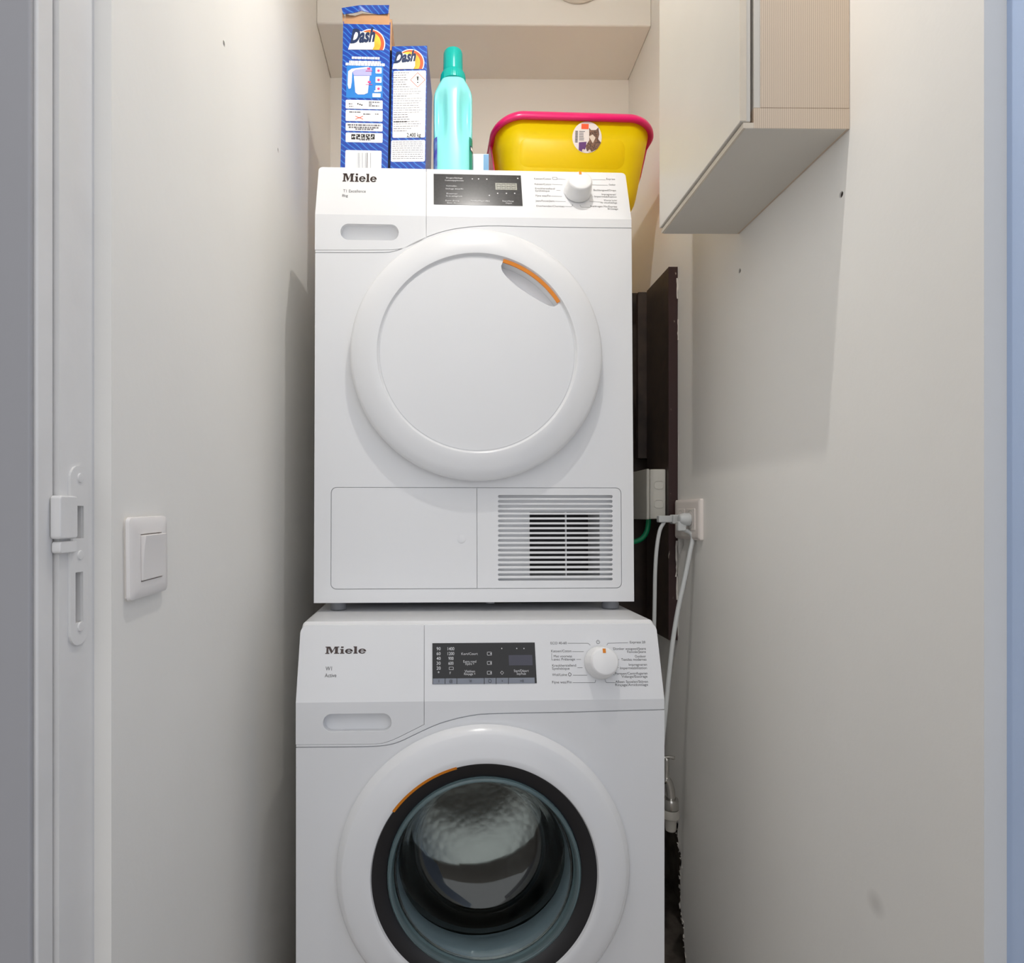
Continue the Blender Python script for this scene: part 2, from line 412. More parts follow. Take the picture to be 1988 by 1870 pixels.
# hall side: door frame, hall wall, open door
XJ = -0.3365
struct(mk('wall_hall_left', box(-1.6, XJ-0.05, 0.527, 0.60, 0, ZCEIL), 'hall_wall'), 'grey hall wall beside the door frame')
dfr = struct(empty('door_1', (0, 0, 0)), 'white painted door frame with strike plate and open door')
jamb = mk('jamb', box(XJ-0.06, XJ, 0.5455, 0.602, 0, 2.05), 'frame_paint', dfr)
mk('door_stop', box(XJ-0.06, XJ-0.0035, 0.522, 0.5435, 0, 2.05), 'frame_paint', dfr, bevel=0.002)
mk('hall_face', box(XJ-0.14, XJ-0.006, 0.516, 0.5215, 0, 2.12), 'hall_wall', dfr, bevel=0.002)
mk('header', box(XJ-0.06, XR+0.09, 0.5455, 0.602, 2.05, ZCEIL), 'frame_paint', dfr)
mk('hinge_jamb', box(XR+0.0005, 0.5495, 0.607, 0.66, 0, 2.05), 'worn_trim', dfr)
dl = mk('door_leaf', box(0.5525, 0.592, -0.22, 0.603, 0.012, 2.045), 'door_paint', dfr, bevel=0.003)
struct(mk('wall_hall_light_blocker', box(-1.30, -1.22, -1.6, 0.527, 0, ZCEIL), 'hall_wall'), 'unseen grey blocker added on the hall side to darken the right wall')  # unseen slab, added to keep hall light off the right wall
struct(mk('wall_hall_right', box(0.60, 1.8, 0.607, 0.68, 0, ZCEIL), 'hall_wall'), 'hall wall behind the open door')

# strike plate (painted over)
FJ = XJ
def jpt(px, py, X=XJ): return atX(px, py, X)
sp = empty('strike_plate', jpt(150, 1080)); tag(sp, 'white overpainted metal strike plate with two latch slots on the door frame', 'strike plate')
c0 = sp.location.copy()
def sp_local(px, py, X=XJ): p = atX(px, py, X); return (p.y-c0.y, p.z-c0.z)
ya, yb = sp_local(132, 1000)[0], sp_local(166, 1000)[0]
zt = sp_local(150, 905)[1]; zb_ = sp_local(150, 1252)[1]
def yz_plate(outline, x0, x1):
    bm = bmesh.new(); A = [bm.verts.new((x0, y, z)) for y, z in outline]; B_ = [bm.verts.new((x1, y, z)) for y, z in outline]
    bm.faces.new(A); bm.faces.new(B_[::-1]); n = len(A)
    for i in range(n): bm.faces.new((A[(i+1) % n], A[i], B_[i], B_[(i+1) % n]))
    bmesh.ops.recalc_face_normals(bm, faces=bm.faces); return bm
o = mk('plate', yz_plate(rrect(ya, yb, zb_, zt, (yb-ya)*0.48), -0.001, 0.0022), 'frame_paint', sp)
s1 = sorted([sp_local(142, 982), sp_local(158, 1045)]); s2 = sorted([sp_local(142, 1112), sp_local(157, 1206)])
def bx2(a, b, x0, x1): return box(x0, x1, min(a[0], b[0]), max(a[0], b[0]), min(a[1], b[1]), max(a[1], b[1]))
for s in (s1, s2): cut(o, bx2(s[0], s[1], -0.02, 0.02))
for s in (s1, s2):
    q0 = (s[0][0]+.0005, s[0][1]); q1 = (s[1][0]-.0005, s[1][1])
    mk('latch_slot', bx2(q0, q1, -0.0148, -0.0138), 'foot_grey', sp)
    cut(jamb, box(XJ-0.015, XJ+0.01, c0.y+q0[0], c0.y+q1[0], c0.z+min(q0[1], q1[1]), c0.z+max(q0[1], q1[1])))
t1 = sp_local(103, 962); t2 = sp_local(138, 1045)
lipb = yz_plate(rrect(min(t1[0], t2[0]), max(t1[0], t2[0]), min(t1[1], t2[1]), max(t1[1], t2[1]), 0.003), -0.003, 0.0065)
mk('lip', lipb, 'frame_paint', sp, bevel=0.0015)
t3 = sp_local(106, 1052); t4 = sp_local(140, 1072)
mk('lip', yz_plate(rrect(min(t3[0], t4[0]), max(t3[0], t4[0]), min(t3[1], t4[1]), max(t3[1], t4[1]), 0.003), -0.003, 0.005), 'frame_paint', sp, bevel=0.001)
for px, py in ((151, 928), (151, 1078), (151, 1217)):
    y, z = sp_local(px, py); mk('screw', lathe([(0.0045, 0.0021), (0.004, 0.0032), (0.002, 0.0036), (0, 0.003)], 16, 'X', off=(0, y, z)), 'frame_paint', sp, smooth=True)

# light switch on the left wall
p0 = atX(240, 1090, XL); p1 = atX(313, 1075, XL)
SWY = (p0.y+p1.y)/2; SWZ = CZ-0.044
sw = tag(empty('light_switch', (XL, SWY, SWZ), (R(1.2), 0, 0)), 'white square rocker light switch on the plaster wall', 'light switch')
hw = 0.0425
def dome(outl_fn, levels):
    bm = bmesh.new(); rings = []
    for x, inset in levels: rings.append([bm.verts.new((x, y, z)) for y, z in outl_fn(inset)])
    n = len(rings[0]); bm.faces.new(rings[0][::-1])
    for A, B_ in zip(rings, rings[1:]):
        for i in range(n): bm.faces.new((A[i], A[(i+1) % n], B_[(i+1) % n], B_[i]))
    bm.faces.new(rings[-1]); bmesh.ops.recalc_face_normals(bm, faces=bm.faces); return bm
mk('back_box', box(0, 0.0022, -hw+0.003, hw-0.003, -hw+0.003, hw-0.003), 'switch_white', sw)
cpl = mk('cover_plate', dome(lambda i: rrect(-hw+i, hw-i, -hw+i, hw-i, 0.005), [(0.0022, 0.0006), (0.003, 0), (0.0062, 0.0008), (0.0080, 0.004), (0.0088, 0.012)]), 'switch_white', sw, smooth=True)
rk = bmesh.new()
prof = [(-0.0235, 0.0046), (-0.0235, 0.0105), (-0.012, 0.0108), (0.0, 0.0116), (0.012, 0.0128), (0.0235, 0.0145), (0.0235, 0.0046)]
A = [rk.verts.new((x, -0.0235, z)) for z, x in prof]; B_ = [rk.verts.new((x, 0.0235, z)) for z, x in prof]
rk.faces.new(A); rk.faces.new(B_[::-1])
for i in range(len(A)): rk.faces.new((A[(i+1) % len(A)], A[i], B_[i], B_[(i+1) % len(A)]))
bmesh.ops.recalc_face_normals(rk, faces=rk.faces)
mk('rocker', rk, 'switch_white', sw, bevel=0.0008)
cut(cpl, box(0.0045, 0.02, -0.0240, 0.0240, -0.0248, 0.0248))

# ------------------------------------------------------------------ machines
TILT = math.tan(R(17.5))
def machine_body(root, w, h, depth, zb, name='body', hole=None):
    """shell 4 mm behind the front plates"""
    o_ = 0.0042
    prof = [(o_, 0.0), (o_, zb), (o_+(h-zb-0.006)*TILT, h-0.006), (o_+(h-zb)*TILT+0.008, h), (depth, h), (depth, 0.0)]
    bm = bmesh.new()
    A = [bm.verts.new((-w/2, y, z)) for y, z in prof]; B_ = [bm.verts.new((w/2, y, z)) for y, z in prof]
    bm.faces.new(A); bm.faces.new(B_[::-1])
    for i in range(len(A)): bm.faces.new((A[(i+1) % len(A)], A[i], B_[i], B_[(i+1) % len(A)]))
    bmesh.ops.recalc_face_normals(bm, faces=bm.faces)
    return mk(name, bm, 'appliance', root)
def smooth_path(pts, sub=4):
    P = [Vector((p[0], p[1])) for p in pts]; ext = [P[0]*2-P[1]]+P+[P[-1]*2-P[-2]]; Q = []
    for i in range(1, len(ext)-2):
        a, b, c, d = ext[i-1:i+3]
        for k in range(sub):
            t = k/sub; Q.append(tuple(0.5*((2*b)+(c-a)*t+(2*a-5*b+4*c-d)*t*t+(-a+3*b-3*c+d)*t**3)))
    Q.append(tuple(P[-1])); return Q
def pill(px0, px1, z0, z1, n=10): return rrect(px0, px1, z0, z1, (z1-z0)/2*0.98, n)

def slab_logo(p, x0, x1, z0, z1):
    """heavy slab-serif word drawn from bars and rings"""
    Wd = x1-x0; Hh = z1-z0
    X = lambda u: x0+u*Wd; Z = lambda v: z0+v*Hh
    q = lambda *pts: p.poly([(X(a), Z(b)) for a, b in pts])
    # M
    q((0, 0), (.10, 0), (.10, .12), (0, .12)); q((.025, .12), (.075, .12), (.075, .88), (.025, .88)); q((0, .88), (.11, .88), (.11, 1), (0, 1))
    q((.055, 1), (.115, 1), (.185, .30), (.145, 0.0)); q((.145, 0), (.185, .30), (.255, 1), (.225, 1))
    q((.215, 0), (.335, 0), (.335, .12), (.215, .12)); q((.235, .12), (.305, .12), (.305, .88), (.235, .88)); q((.225, .88), (.335, .88), (.335, 1), (.225, 1))
    # i
    q((.355, 0), (.465, 0), (.465, .12), (.355, .12)); q((.378, .12), (.442, .12), (.442, .66), (.378, .66)); q((.355, .55), (.378, .55), (.378, .66), (.355, .66)); q((.378, .80), (.442, .80), (.442, 1), (.378, 1))
    def e(c):
        rx, rz = .095, .35; n = 20
        for k in range(n):
            a, b = R(0+330*k/n), R(0+330*(k+1)/n)
            wi = .48
            q((c+rx*math.cos(a), .34+rz*math.sin(a)), (c+rx*math.cos(b), .34+rz*math.sin(b)), (c+rx*wi*math.cos(b), .34+rz*.62*math.sin(b)), (c+rx*wi*math.cos(a), .34+rz*.62*math.sin(a)))
        q((c-.06, .30), (c+.095, .30), (c+.095, .42), (c-.06, .42))
    e(.575); e(.90)
    # l
    q((.685, 0), (.79, 0), (.79, .12), (.685, .12)); q((.705, .12), (.768, .12), (.768, .88), (.705, .88)); q((.685, .88), (.768, .88), (.768, 1), (.685, 1))

def knob(root, cx, cz, front, r, hgt, mark=True):
    k = empty('program_knob', (cx, front(cz), cz), (-math.atan(TILT), 0, 0)); k.parent = root
    # built as mesh part with sub-parts (no extra empty level)
    bpy.data.objects.remove(k)
    bm = lathe([(r*0.88, -0.0016), (r*1.0, -0.0016), (r*0.99, -0.004), (r*0.97, -hgt*0.3), (r*0.86, -hgt*0.86), (r*0.80, -hgt*0.96), (r*0.72, -hgt), (0, -hgt*1.0)], 64)
    o = mk('program_knob', bm, 'knob_white', root, smooth=True, loc=(cx, front(cz), cz), angle=50)
    o.rotation_euler = (-math.atan(TILT), 0, 0)
    g = mk('knob_gap', lathe([(r*0.93, 0.0002), (r*0.93, -0.0017), (r*0.85, -0.0017)], 64), 'foot_grey', o)
    m = mk('indicator_mark', box(-0.0024, 0.0024, -hgt*1.0-0.0005, -hgt*0.85, r*0.50, r*0.76), 'orange', o)
    return o

# ---------------- dryer
DD = 1.148
lat = (923-CXP)/FPX*DD; DL = CAM + FW*DD + RT*lat + UP*((CYP-1169.5)/FPX*DD)
DROT = (R(-1.2), 0, R(1.4)); DF = Frame(DL, DROT)
DW, DH, DDEP = 0.596, 0.836, 0.565
dz = lambda py, px=923: DF.loc(px, py)[1]
DZB = dz(421)
dfront = lambda z: max(0.0, z-DZB)*TILT
dloc = lambda px, py: DF.loc(px, py)
dfas = lambda px, py: DF.loc(px, py, 0.0, TILT, DZB)
dry = tag(empty('tumble_dryer', DL, DROT), 'white tumble dryer with closed opaque round door, stacked on the washing machine', 'tumble dryer')
body = machine_body(dry, DW, DH, DDEP, DZB); 
b = body.modifiers.new('bevel', 'BEVEL'); b.width = 0.006; b.segments = 3; b.limit_method = 'ANGLE'; b.angle_limit = R(50)
seam = [(1233, 443), (1100, 441.5), (1000, 439.5), (960, 438.5), (920, 440), (880, 445), (850, 452.5), (820, 464), (795, 476), (775, 485), (760, 489), (745, 490.3), (700, 490.5), (614, 490.5)]
def path(loc, pts, dzz=0.0): return [(x, z+dzz) for x, z in smooth_path([loc(*p) for p in pts])]
G = 0.0008
hwid = DW/2
sm = path(dloc, seam, 0)
sm[0] = (hwid, sm[0][1]); sm[-1] = (-hwid, sm[-1][1])
TOPZ = DH-0.003
drw = [(828, 462), (815, 469), (790, 480), (770, 484.5), (752, 485.5), (700, 486), (614, 486)]
dp = path(lambda a, b: dloc(a, b), drw); dp[-1] = (-hwid, dp[-1][1])
xs = dp[0][0]
# front lower plate
fr = [(hwid, 0.0)] + [(x, z-G) for x, z in sm] + [(-hwid, 0.0)]
front = mk('front_panel', plate(fr, 0.004), 'appliance', dry)
# drawer (water container) plate, left
arc = lambda sg, r_=0.008: [(sg*(hwid-r_+r_*math.sin(R(15*k))), TOPZ-r_+r_*math.cos(R(15*k))) for k in range(7)]
do = [(xs-G, TOPZ)] + arc(-1) + [(x-G, z+G) for x, z in dp[::-1]]
drawer = mk('container_drawer', plate(do, 0.0045, dfront, (DZB,)), 'appliance', dry)
# control panel with strip below drawer
cp = arc(1)[::-1] + [(xs+G*0.3, TOPZ)] + [(x, z-G*0.2) for x, z in dp] + [(x, z+G) for x, z in sm[::-1]]
ctrl = mk('control_panel', plate(cp, 0.0044, dfront, (DZB,)), 'appliance', dry)
a0 = dloc(661, 465.5); a1 = dloc(774, 436)
rec = pill(a0[0], a1[0], a0[1], a1[1])
bmc = plate(rec, 0.05, lambda z: -0.02); cut(drawer, bmc)
cut(body, plate(rec, 0.05, lambda z: -0.02))
bm = plate(rrect(a0[0]-.003, a1[0]+.003, a0[1]-.003, a1[1]+.003, 0.006), 0.002, lambda z: 0.024-(z-a0[1])*0.5)
mk('grip_recess', bm, 'appliance_grey', drawer)
for o in (front, drawer, ctrl):
    b = o.modifiers.new('bevel', 'BEVEL'); b.width = 0.0012; b.segments = 2; b.limit_method = 'ANGLE'; b.angle_limit = R(60)
# display
e0 = dfas(842, 397); e1 = dfas(1011, 341)
disp = mk('display', plate([(e0[0], e0[1]), (e1[0], e0[1]), (e1[0], e1[1]), (e0[0], e1[1])], 0.002, lambda z: dfront(z)-0.0006), 'display_dryer', dry)
DE = lambda x, z: dfront(z)
pr = Print(); pt = lambda px, py: dfas(px, py)
def ptext(p, loc, s, px, py, hpx, scale, wpx=None, align='l', bold=0.0):
    x, z = loc(px, py); p.text(s, x, z, hpx*scale, None if not wpx else wpx*scale, align, bold)
S = 1/1035.0*1.03
for s, px, py, w in (('Drogen/Séchage', 866, 346.5, 32), ('Kreukbeveiliging/Infroissable', 864, 351.3, 36), ('Voorkreukbev.', 866, 362, 21), ('Séchage doux/fin', 865, 367.5, 34),
                     ('Zoemer', 866, 377, 22), ('Fin de séchage/cycle', 866, 381.8, 31), ('Extra droog', 865, 390.5, 26), ('Sec +', 868, 395, 16),
                     ('Startuitstel/Départ différé', 914, 391, 36), ('Start/Stop', 975, 391.5, 22), ('Départ', 982, 395.5, 12)):
    ptext(pr, pt, s, px, py+0.6, 3.2, S, w)
for px, py in ((917, 348), (929, 348), (945, 348.5), (950, 380), (966, 376), (983, 376), (999, 376), (1005, 347)):
    x, z = pt(px, py); pr.disc(x, z, 0.0014, n=8)
pr.build('display_print', 'print_light', disp, DE, 0.0011)
pr = Print(); l0 = pt(962, 369); l1 = pt(1003, 356.5); pr.rect(l0[0], l1[0], l0[1], l1[1]); pr.build('digit_window', 'lcd', disp, DE, 0.0010)
pr = Print()
for i in range(4):
    x0, z0 = pt(965+i*9.6, 367.5); x1, z1 = pt(971+i*9.6, 358)
    for zz in (z0, (z0+z1)/2, z1): pr.line((x0, zz), (x1, zz), 0.0007)
    for xx in (x0, x1): pr.line((xx, z0), (xx, z1), 0.0007)
pr.build('digits', 'print_grey', disp, DE, 0.0014)
# logo and lettering
pr = Print(); l0 = pt(665, 352.5); l1 = pt(732, 338); slab_logo(pr, l0[0], l1[0], l0[1], l1[1]); pr.build('maker_emblem', 'logo', drawer, DE, 0.0004)
pr = Print(); ptext(pr, pt, 'T1 Excellence', 666, 373.5, 7, S, 43); ptext(pr, pt, '8kg', 664, 382, 6, S, 11)
pr.build('lettering', 'print_grey', drawer, DE, 0.0003)
pr = Print()
rows_l = [('Katoen/Coton', 1037, 348.5, 33), ('Katoen/Coton', 1038, 359, 32), ('Kreukherstellend/', 1039, 367.5, 39), ('Synthétique', 1039, 372, 28), ('Fijne was/Fin', 1040, 381.5, 29), ('Jeans/Foncés/Jeans', 1040, 391.5, 36), ('Overhemden/Chemises', 1041, 401.5, 54)]
for s, px, py, w in rows_l: ptext(pr, pt, s, px, py, 4.2, S, w)
x, z = pt(1073, 348.5); x1, z1 = pt(1081, 344.5)
for a, b_ in (((x, z), (x1, z)), ((x, z1), (x1, z1)), ((x, z), (x, z1)), ((x1, z), (x1, z1))): pr.line(a, b_, 0.0006)
rows_r = [('Express', 1194, 349.5, 17), ('Outdoor', 1195, 360.5, 13), ('Beddengoed/Draps', 1196, 371.5, 44), ('Impregneren/', 1196, 379.5, 28), ('Imperméabilisation', 1197, 384, 43), ('Warme lucht/', 1198, 391, 26), ('Air chaud/sèchage', 1198, 395.5, 32), ('Sneldrogen Mix/Express', 1198, 403, 52), ('Brossage', 1200, 407.5, 20)]
for s, px, py, w in rows_r: ptext(pr, pt, s, px, py, 4.2, S, w, 'r')
for (a, b_) in (((1081, 347.5), (1098, 348.5)), ((1071, 358), (1092, 359)), ((1080, 369.5), (1088, 370)), ((1070, 381), (1091, 381.5)), ((1077, 391), (1098, 391.5)), ((1096, 401), (1110, 401.5)), ((1110, 401.5), (1112, 397)),
                ((1141, 349), (1176, 349.3)), ((1146, 359), (1180, 360)), ((1150, 382), (1152, 382)), ((1144, 391), (1166, 392.5)), ((1126, 398), (1128, 402.3)), ((1128, 402.3), (1146, 402.5))):
    pr.line(pt(*a), pt(*b_), 0.0005)
pr.build('program_lettering', 'print_grey', ctrl, DE, 0.0003)
kx, kz = dfas(1121, 373.5); knob(dry, kx, kz, lambda z: dfront(z), 0.0262, 0.029)
# door
dcx, dcz = DF.loc(926.5, 687.5, -0.022)
RO = 0.2335
prof = [(RO-.010, 0.001), (RO-.006, -0.012), (RO, -0.0165), (RO-.0015, -0.0205), (RO-.006, -0.0235), (RO-.02, -0.0275), (RO-.035, -0.0305), (RO-.047, -0.0322), (RO-.050, -0.0318), (RO-.0535, -0.0272), (RO-.0545, -0.0270)]
ring = mk('door_ring', lathe(prof, 160), 'appliance', dry, smooth=True, loc=(dcx, 0, dcz), angle=40)
rd = RO-0.0545
disc = mk('door_disc', lathe([(0, 0.0), (rd, 0.0), (rd, -0.0268), (rd-.0012, -0.0276), (rd*0.6, -0.0286), (0, -0.0290)], 160), 'appliance', dry, smooth=True, loc=(dcx, 0, dcz), angle=30)
# finger recess at upper right: lens between arc and chord curve
lens = []
for k in range(17):
    a = R(74.5-42.5*k/16); lens.append((math.cos(a)*(rd-.0035), math.sin(a)*(rd-.0035)))
c_px = [(1082, 592), (1074, 595), (1060, 591), (1035, 577), (1005, 557), (985, 539), (975, 526), (973, 516)]
cl = smooth_path([tuple(Vector(DF.loc(px, py, -0.028))-Vector((dcx, dcz))) for px, py in c_px], 3)
lens += cl
cut(disc, plate(lens, 0.05, lambda z: -0.045))
for p in disc.data.polygons: p.use_smooth = True
disc.data.set_sharp_from_angle(angle=R(30))
bm = plate(lens, 0.002, lambda z: -0.003); mk('finger_recess', bm, 'appliance', disc)
bm = bmesh.new(); a0_, a1_, n = 32.5, 74.5, 24; rows = []
for k in range(n+1):
    a = R(a0_+(a1_-a0_)*k/n); c, s = math.cos(a), math.sin(a)
    rows.append([bm.verts.new((c*r_, y, s*r_)) for r_, y in ((rd+.0012, -0.0300), (rd-.0046, -0.0288), (rd-.0046, -0.0262), (rd+.0012, -0.0262))])
for A, B_ in zip(rows, rows[1:]):
    for i in range(4): bm.faces.new((A[i], A[(i+1) % 4], B_[(i+1) % 4], B_[i]))
bm.faces.new(rows[0]); bm.faces.new(rows[-1][::-1]); bmesh.ops.recalc_face_normals(bm, faces=bm.faces)
mk('orange_grip', bm, 'orange', disc)
# lower flaps
f0 = dloc(643, 1143.5); f1 = dloc(1205, 948); fm = dloc(926, 1040)[0]
cut(front, plate(rrect(f0[0]-.0012, f1[0]+.0012, f0[1]-.0012, f1[1]+.0012, 0.0105), 0.02, lambda z: -0.01))
rr = rrect(f0[0], f1[0], f0[1], f1[1], 0.0098)
left = [(x, z) for x, z in rr if x < fm]; right = [(x, z) for x, z in rr if x > fm]
lf = [(fm-.0005, f0[1]), (fm-.0005, f1[1])] + left
rt = [(fm+.0005, f1[1])] + [] 
rt = [(x, z) for x, z in rr if x > fm]
n7 = len(rt)//2
rt = rt[:n7] + [(fm+.0005, f1[1]), (fm+.0005, f0[1])] + rt[n7:]
fl = mk('filter_flap', plate(lf, 0.0042, lambda z: -0.0002), 'appliance', dry)
dx, dzz = dloc(896, 1047)
mk('push_dimple', lathe([(0.008, -0.0003), (0.006, -0.0008), (0, -0.001)], 24, off=(dx, 0, dzz)), 'appliance', fl, smooth=True)
gf = mk('grille_flap', plate(rt, 0.0042, lambda z: -0.0002), 'appliance', dry)
bmc = bmesh.new()
for i in range(18):
    y = 964.3+9.45*i
    g0 = dloc(967, y+2.8); g1 = dloc(1189.5, y-2.8)
    plate(pill(g0[0], g1[0], g0[1], g1[1], 4), 0.02, lambda z: -0.01, bm=bmc)
cut(gf, bmc)
for o in (fl, gf):
    b = o.modifiers.new('bevel', 'BEVEL'); b.width = 0.0006; b.segments = 1; b.limit_method = 'ANGLE'; b.angle_limit = R(60)
# cut a window in the body behind the slots, dark cavity with a centre bar
q0 = dloc(962, 1131); q1 = dloc(1194, 958)
cut(body, box(q0[0], q1[0], -0.02, 0.015, q0[1], q1[1]))
w0 = dloc(1031, 1119); w1 = dloc(1168, 994)
cut(body, box(w0[0], w1[0], -0.02, 0.12, w0[1], w1[1]))
mk('vent_cavity', box(w0[0]-.003, w1[0]+.003, 0.100, 0.102, w0[1]-.003, w1[1]+.003), 'dark_cavity', gf)
cb = dloc(1100, 1050)[0]
mk('vent_bar', box(cb-.0009, cb+.0009, 0.0045, 0.012, w0[1], w1[1]), 'appliance_grey', gf)
for px, r_ in ((653, 0.015), (1194, 0.016)):
    x = dloc(px, 1170)[0]
    for yy in (0.03, 0.49):
        zz = -0.0153 if yy < 0.1 else -0.0058
        mk('foot', lathe([(0, zz), (r_, zz), (r_, zz+0.008), (r_*0.8, 0.003), (0, 0.003)], 24, 'Z', off=(x, yy, 0)), 'foot_grey', dry, smooth=True)
x = dloc(953, 1170)[0]
mk('stop_peg', lathe([(0, -0.003), (0.008, -0.003), (0.009, 0.004), (0, 0.004)], 20, 'Z', off=(x, 0.012, 0)), 'foot_grey', dry, smooth=True)

# ---------------- washing machine
WD = 0.9975
lat = (936-CXP)/FPX*WD; WL = CAM + FW*WD + RT*lat; WL.z = 0.0
WROT = (0, 0, R(1.4)); WF = Frame(WL, WROT)
WW, WH, WDEP, W0 = 0.596, 0.851, 0.60, 0.012
wloc = lambda px, py: WF.loc(px, py)
WZB = WF.loc(936, 1361)[1]
wfront = lambda z: max(0.0, z-WZB)*TILT
wfas = lambda px, py: WF.loc(px, py, 0.0, TILT, WZB)
was = tag(empty('washing_machine', WL, WROT), 'white washing machine with round glass porthole and black ring, under the tumble dryer', 'washing machine')
body = machine_body(was, WW, WH, WDEP, WZB)
wc = WF.loc(939, 1686)
# hollow the body behind the door
cut(body, lathe([(0, -0.05), (0.17, -0.05), (0.17, 0.085), (0.246, 0.085), (0.246, 0.46), (0, 0.46)], 96, off=(wc[0], 0, wc[1])))
for v in body.data.vertices:
    if v.co.z < 0.001: v.co.z = W0
b = body.modifiers.new('bevel', 'BEVEL'); b.width = 0.008; b.segments = 4; b.limit_method = 'ANGLE'; b.angle_limit = R(50)
seam = [(1299, 1378), (1200, 1380.5), (1095, 1383.5), (1000, 1385), (950, 1386.5), (923, 1388.5), (885, 1396), (847, 1407.6), (808.5, 1425), (778, 1439.5), (755, 1446.5), (728, 1449.5), (690, 1450.5), (573, 1451.5)]
sm = path(wloc, seam); hwid = WW/2
sm[0] = (hwid, sm[0][1]); sm[-1] = (-hwid, sm[-1][1])
TOPZ = WH-0.004
drw = [(823.5, 1407), (810, 1414), (790, 1424), (774, 1432), (755, 1440), (736, 1444.5), (700, 1445.5), (573, 1446.5)]
dp = path(wloc, drw); dp[-1] = (-hwid, dp[-1][1]); xs = dp[0][0]
fr = [(hwid, W0)] + [(x, z-G) for x, z in sm] + [(-hwid, W0)]
front = mk('front_panel', plate(fr, 0.004), 'appliance', was)
cut(front, lathe([(0, -0.05), (0.185, -0.05), (0.185, 0.05), (0, 0.05)], 96, off=(wc[0], 0, wc[1])))
arc = lambda sg, r_=0.012: [(sg*(hwid-r_+r_*math.sin(R(15*k))), TOPZ-r_+r_*math.cos(R(15*k))) for k in range(7)]
do = [(xs-G*.6, TOPZ)] + arc(-1) + [(x-G*.6, z+G*.6) for x, z in dp[::-1]]
drawer = mk('detergent_drawer', plate(do, 0.0045, wfront, (WZB,)), 'appliance', was)
cp = arc(1)[::-1] + [(xs+G*.4, TOPZ)] + [(x+G*.3, z-G*0.2) for x, z in dp] + [(x, z+G) for x, z in sm[::-1]]
ctrl = mk('control_panel', plate(cp, 0.0044, wfront, (WZB,)), 'appliance', was)
a0 = wloc(627, 1421.5); a1 = wloc(760, 1385)
rec = pill(a0[0], a1[0], a0[1], a1[1])
cut(drawer, plate(rec, 0.05, lambda z: -0.02)); cut(body, plate(rec, 0.06, lambda z: -0.02))
mk('grip_recess', plate(rrect(a0[0]-.003, a1[0]+.003, a0[1]-.003, a1[1]+.004, 0.006), 0.002, lambda z: 0.012+(z-a0[1])*0.5), 'appliance_grey', drawer)
for o in (front, drawer, ctrl):
    b = o.modifiers.new('bevel', 'BEVEL'); b.width = 0.0012; b.segments = 2; b.limit_method = 'ANGLE'; b.angle_limit = R(60)
# fascia top crown rounding
bm = bmesh.new(); prof = []
for k in range(9):
    a = R(180-14-76*k/8*1.0)
    prof.append((wfront(TOPZ)+0.018+0.0186*math.cos(a)-0.0004, TOPZ-0.0135+0.0186*math.sin(a)))
# display
e0 = wfas(839.5, 1328.5); e1 = wfas(1038, 1247.5)
disp = mk('display', plate([(e0[0], e0[1]), (e1[0], e0[1]), (e1[0], e1[1]), (e0[0], e1[1])], 0.002, lambda z: wfront(z)-0.0006), 'display', was)
WE = lambda x, z: wfront(z); pt = wfas; S = 1/1185.0
pr = Print(); k0 = pt(840.5, 1328); k1 = pt(1037.5, 1315.5); pr.rect(k0[0], k1[0], k0[1], k1[1]); pr.build('key_strip', 'key_strip', disp, WE, 0.0010)
pr = Print()
for px in (864, 887, 940, 963, 987):
    pr.line(pt(px, 1328), pt(px, 1315.5), 0.0009)
for px, s in ((852, 'I'), (875.5, '@'), (913, "'ill"), (975, '+'), (1013, '>II')):
    ptext(pr, pt, s, px, 1324.5, 5, S, None, 'c')
x, z = pt(951, 1322); pr.disc(x, z, 0.0028, r2=0.0022, n=10)
pr.build('key_symbols', 'black_print', disp, WE, 0.0013)
pr = Print()
for i, s in enumerate(('90', '60', '40', '30', '20', '*')): ptext(pr, pt, s, 851.5, 1262.5+9.4*i, 6.0, S, 8 if s != '*' else None, 'c', 0.01)
for i, s in enumerate(('1400', '1200', '900', '600')): ptext(pr, pt, s, 875.5, 1262.5+9.4*i, 6.0, S, 13 if i < 2 else 10, 'c', 0.01)
for s, px, py, w in (('Kort/Court', 911.5, 1271.5, 32), ('Extra rond', 912, 1286.5, 25), ('Hydro +', 912, 1291, 17), ('Vlekken', 912, 1305.5, 20), ('Rinçage +', 912, 1310.5, 22), ('Start/Départ', 1012, 1304.5, 29), ('Stop/Pauze', 1012, 1310, 18)):
    ptext(pr, pt, s, px, py, 4.6, S, w, 'c')
def outline_rect(px0, py0, px1, py1, w=0.0006):
    a = pt(px0, py1); b_ = pt(px1, py0)
    for q0, q1 in (((a[0], a[1]), (b_[0], a[1])), ((a[0], b_[1]), (b_[0], b_[1])), ((a[0], a[1]), (a[0], b_[1])), ((b_[0], a[1]), (b_[0], b_[1]))): pr.line(q0, q1, w)
for py in (1269, 1287, 1306): outline_rect(946, py-3, 954, py+3); pr.disc(*pt(953, py), 0.0012, n=8)
outline_rect(872, 1295, 880, 1300); pr.text('F', *pt(873, 1309), 0.004); 
x, z = pt(974.5, 1306); pr.disc(x, z, 0.003, r2=0.0023, n=4)
for px, py in ((974, 1259), (1003, 1259), (1017, 1259)): pr.disc(*pt(px, py), 0.001, n=8)
pr.build('display_print', 'print_light', disp, WE, 0.0011)
pr = Print(); l0 = pt(988, 1292); l1 = pt(1033, 1271.5); pr.rect(l0[0], l1[0], l0[1], l1[1]); pr.build('digit_window', 'lcd_off', disp, WE, 0.0010)
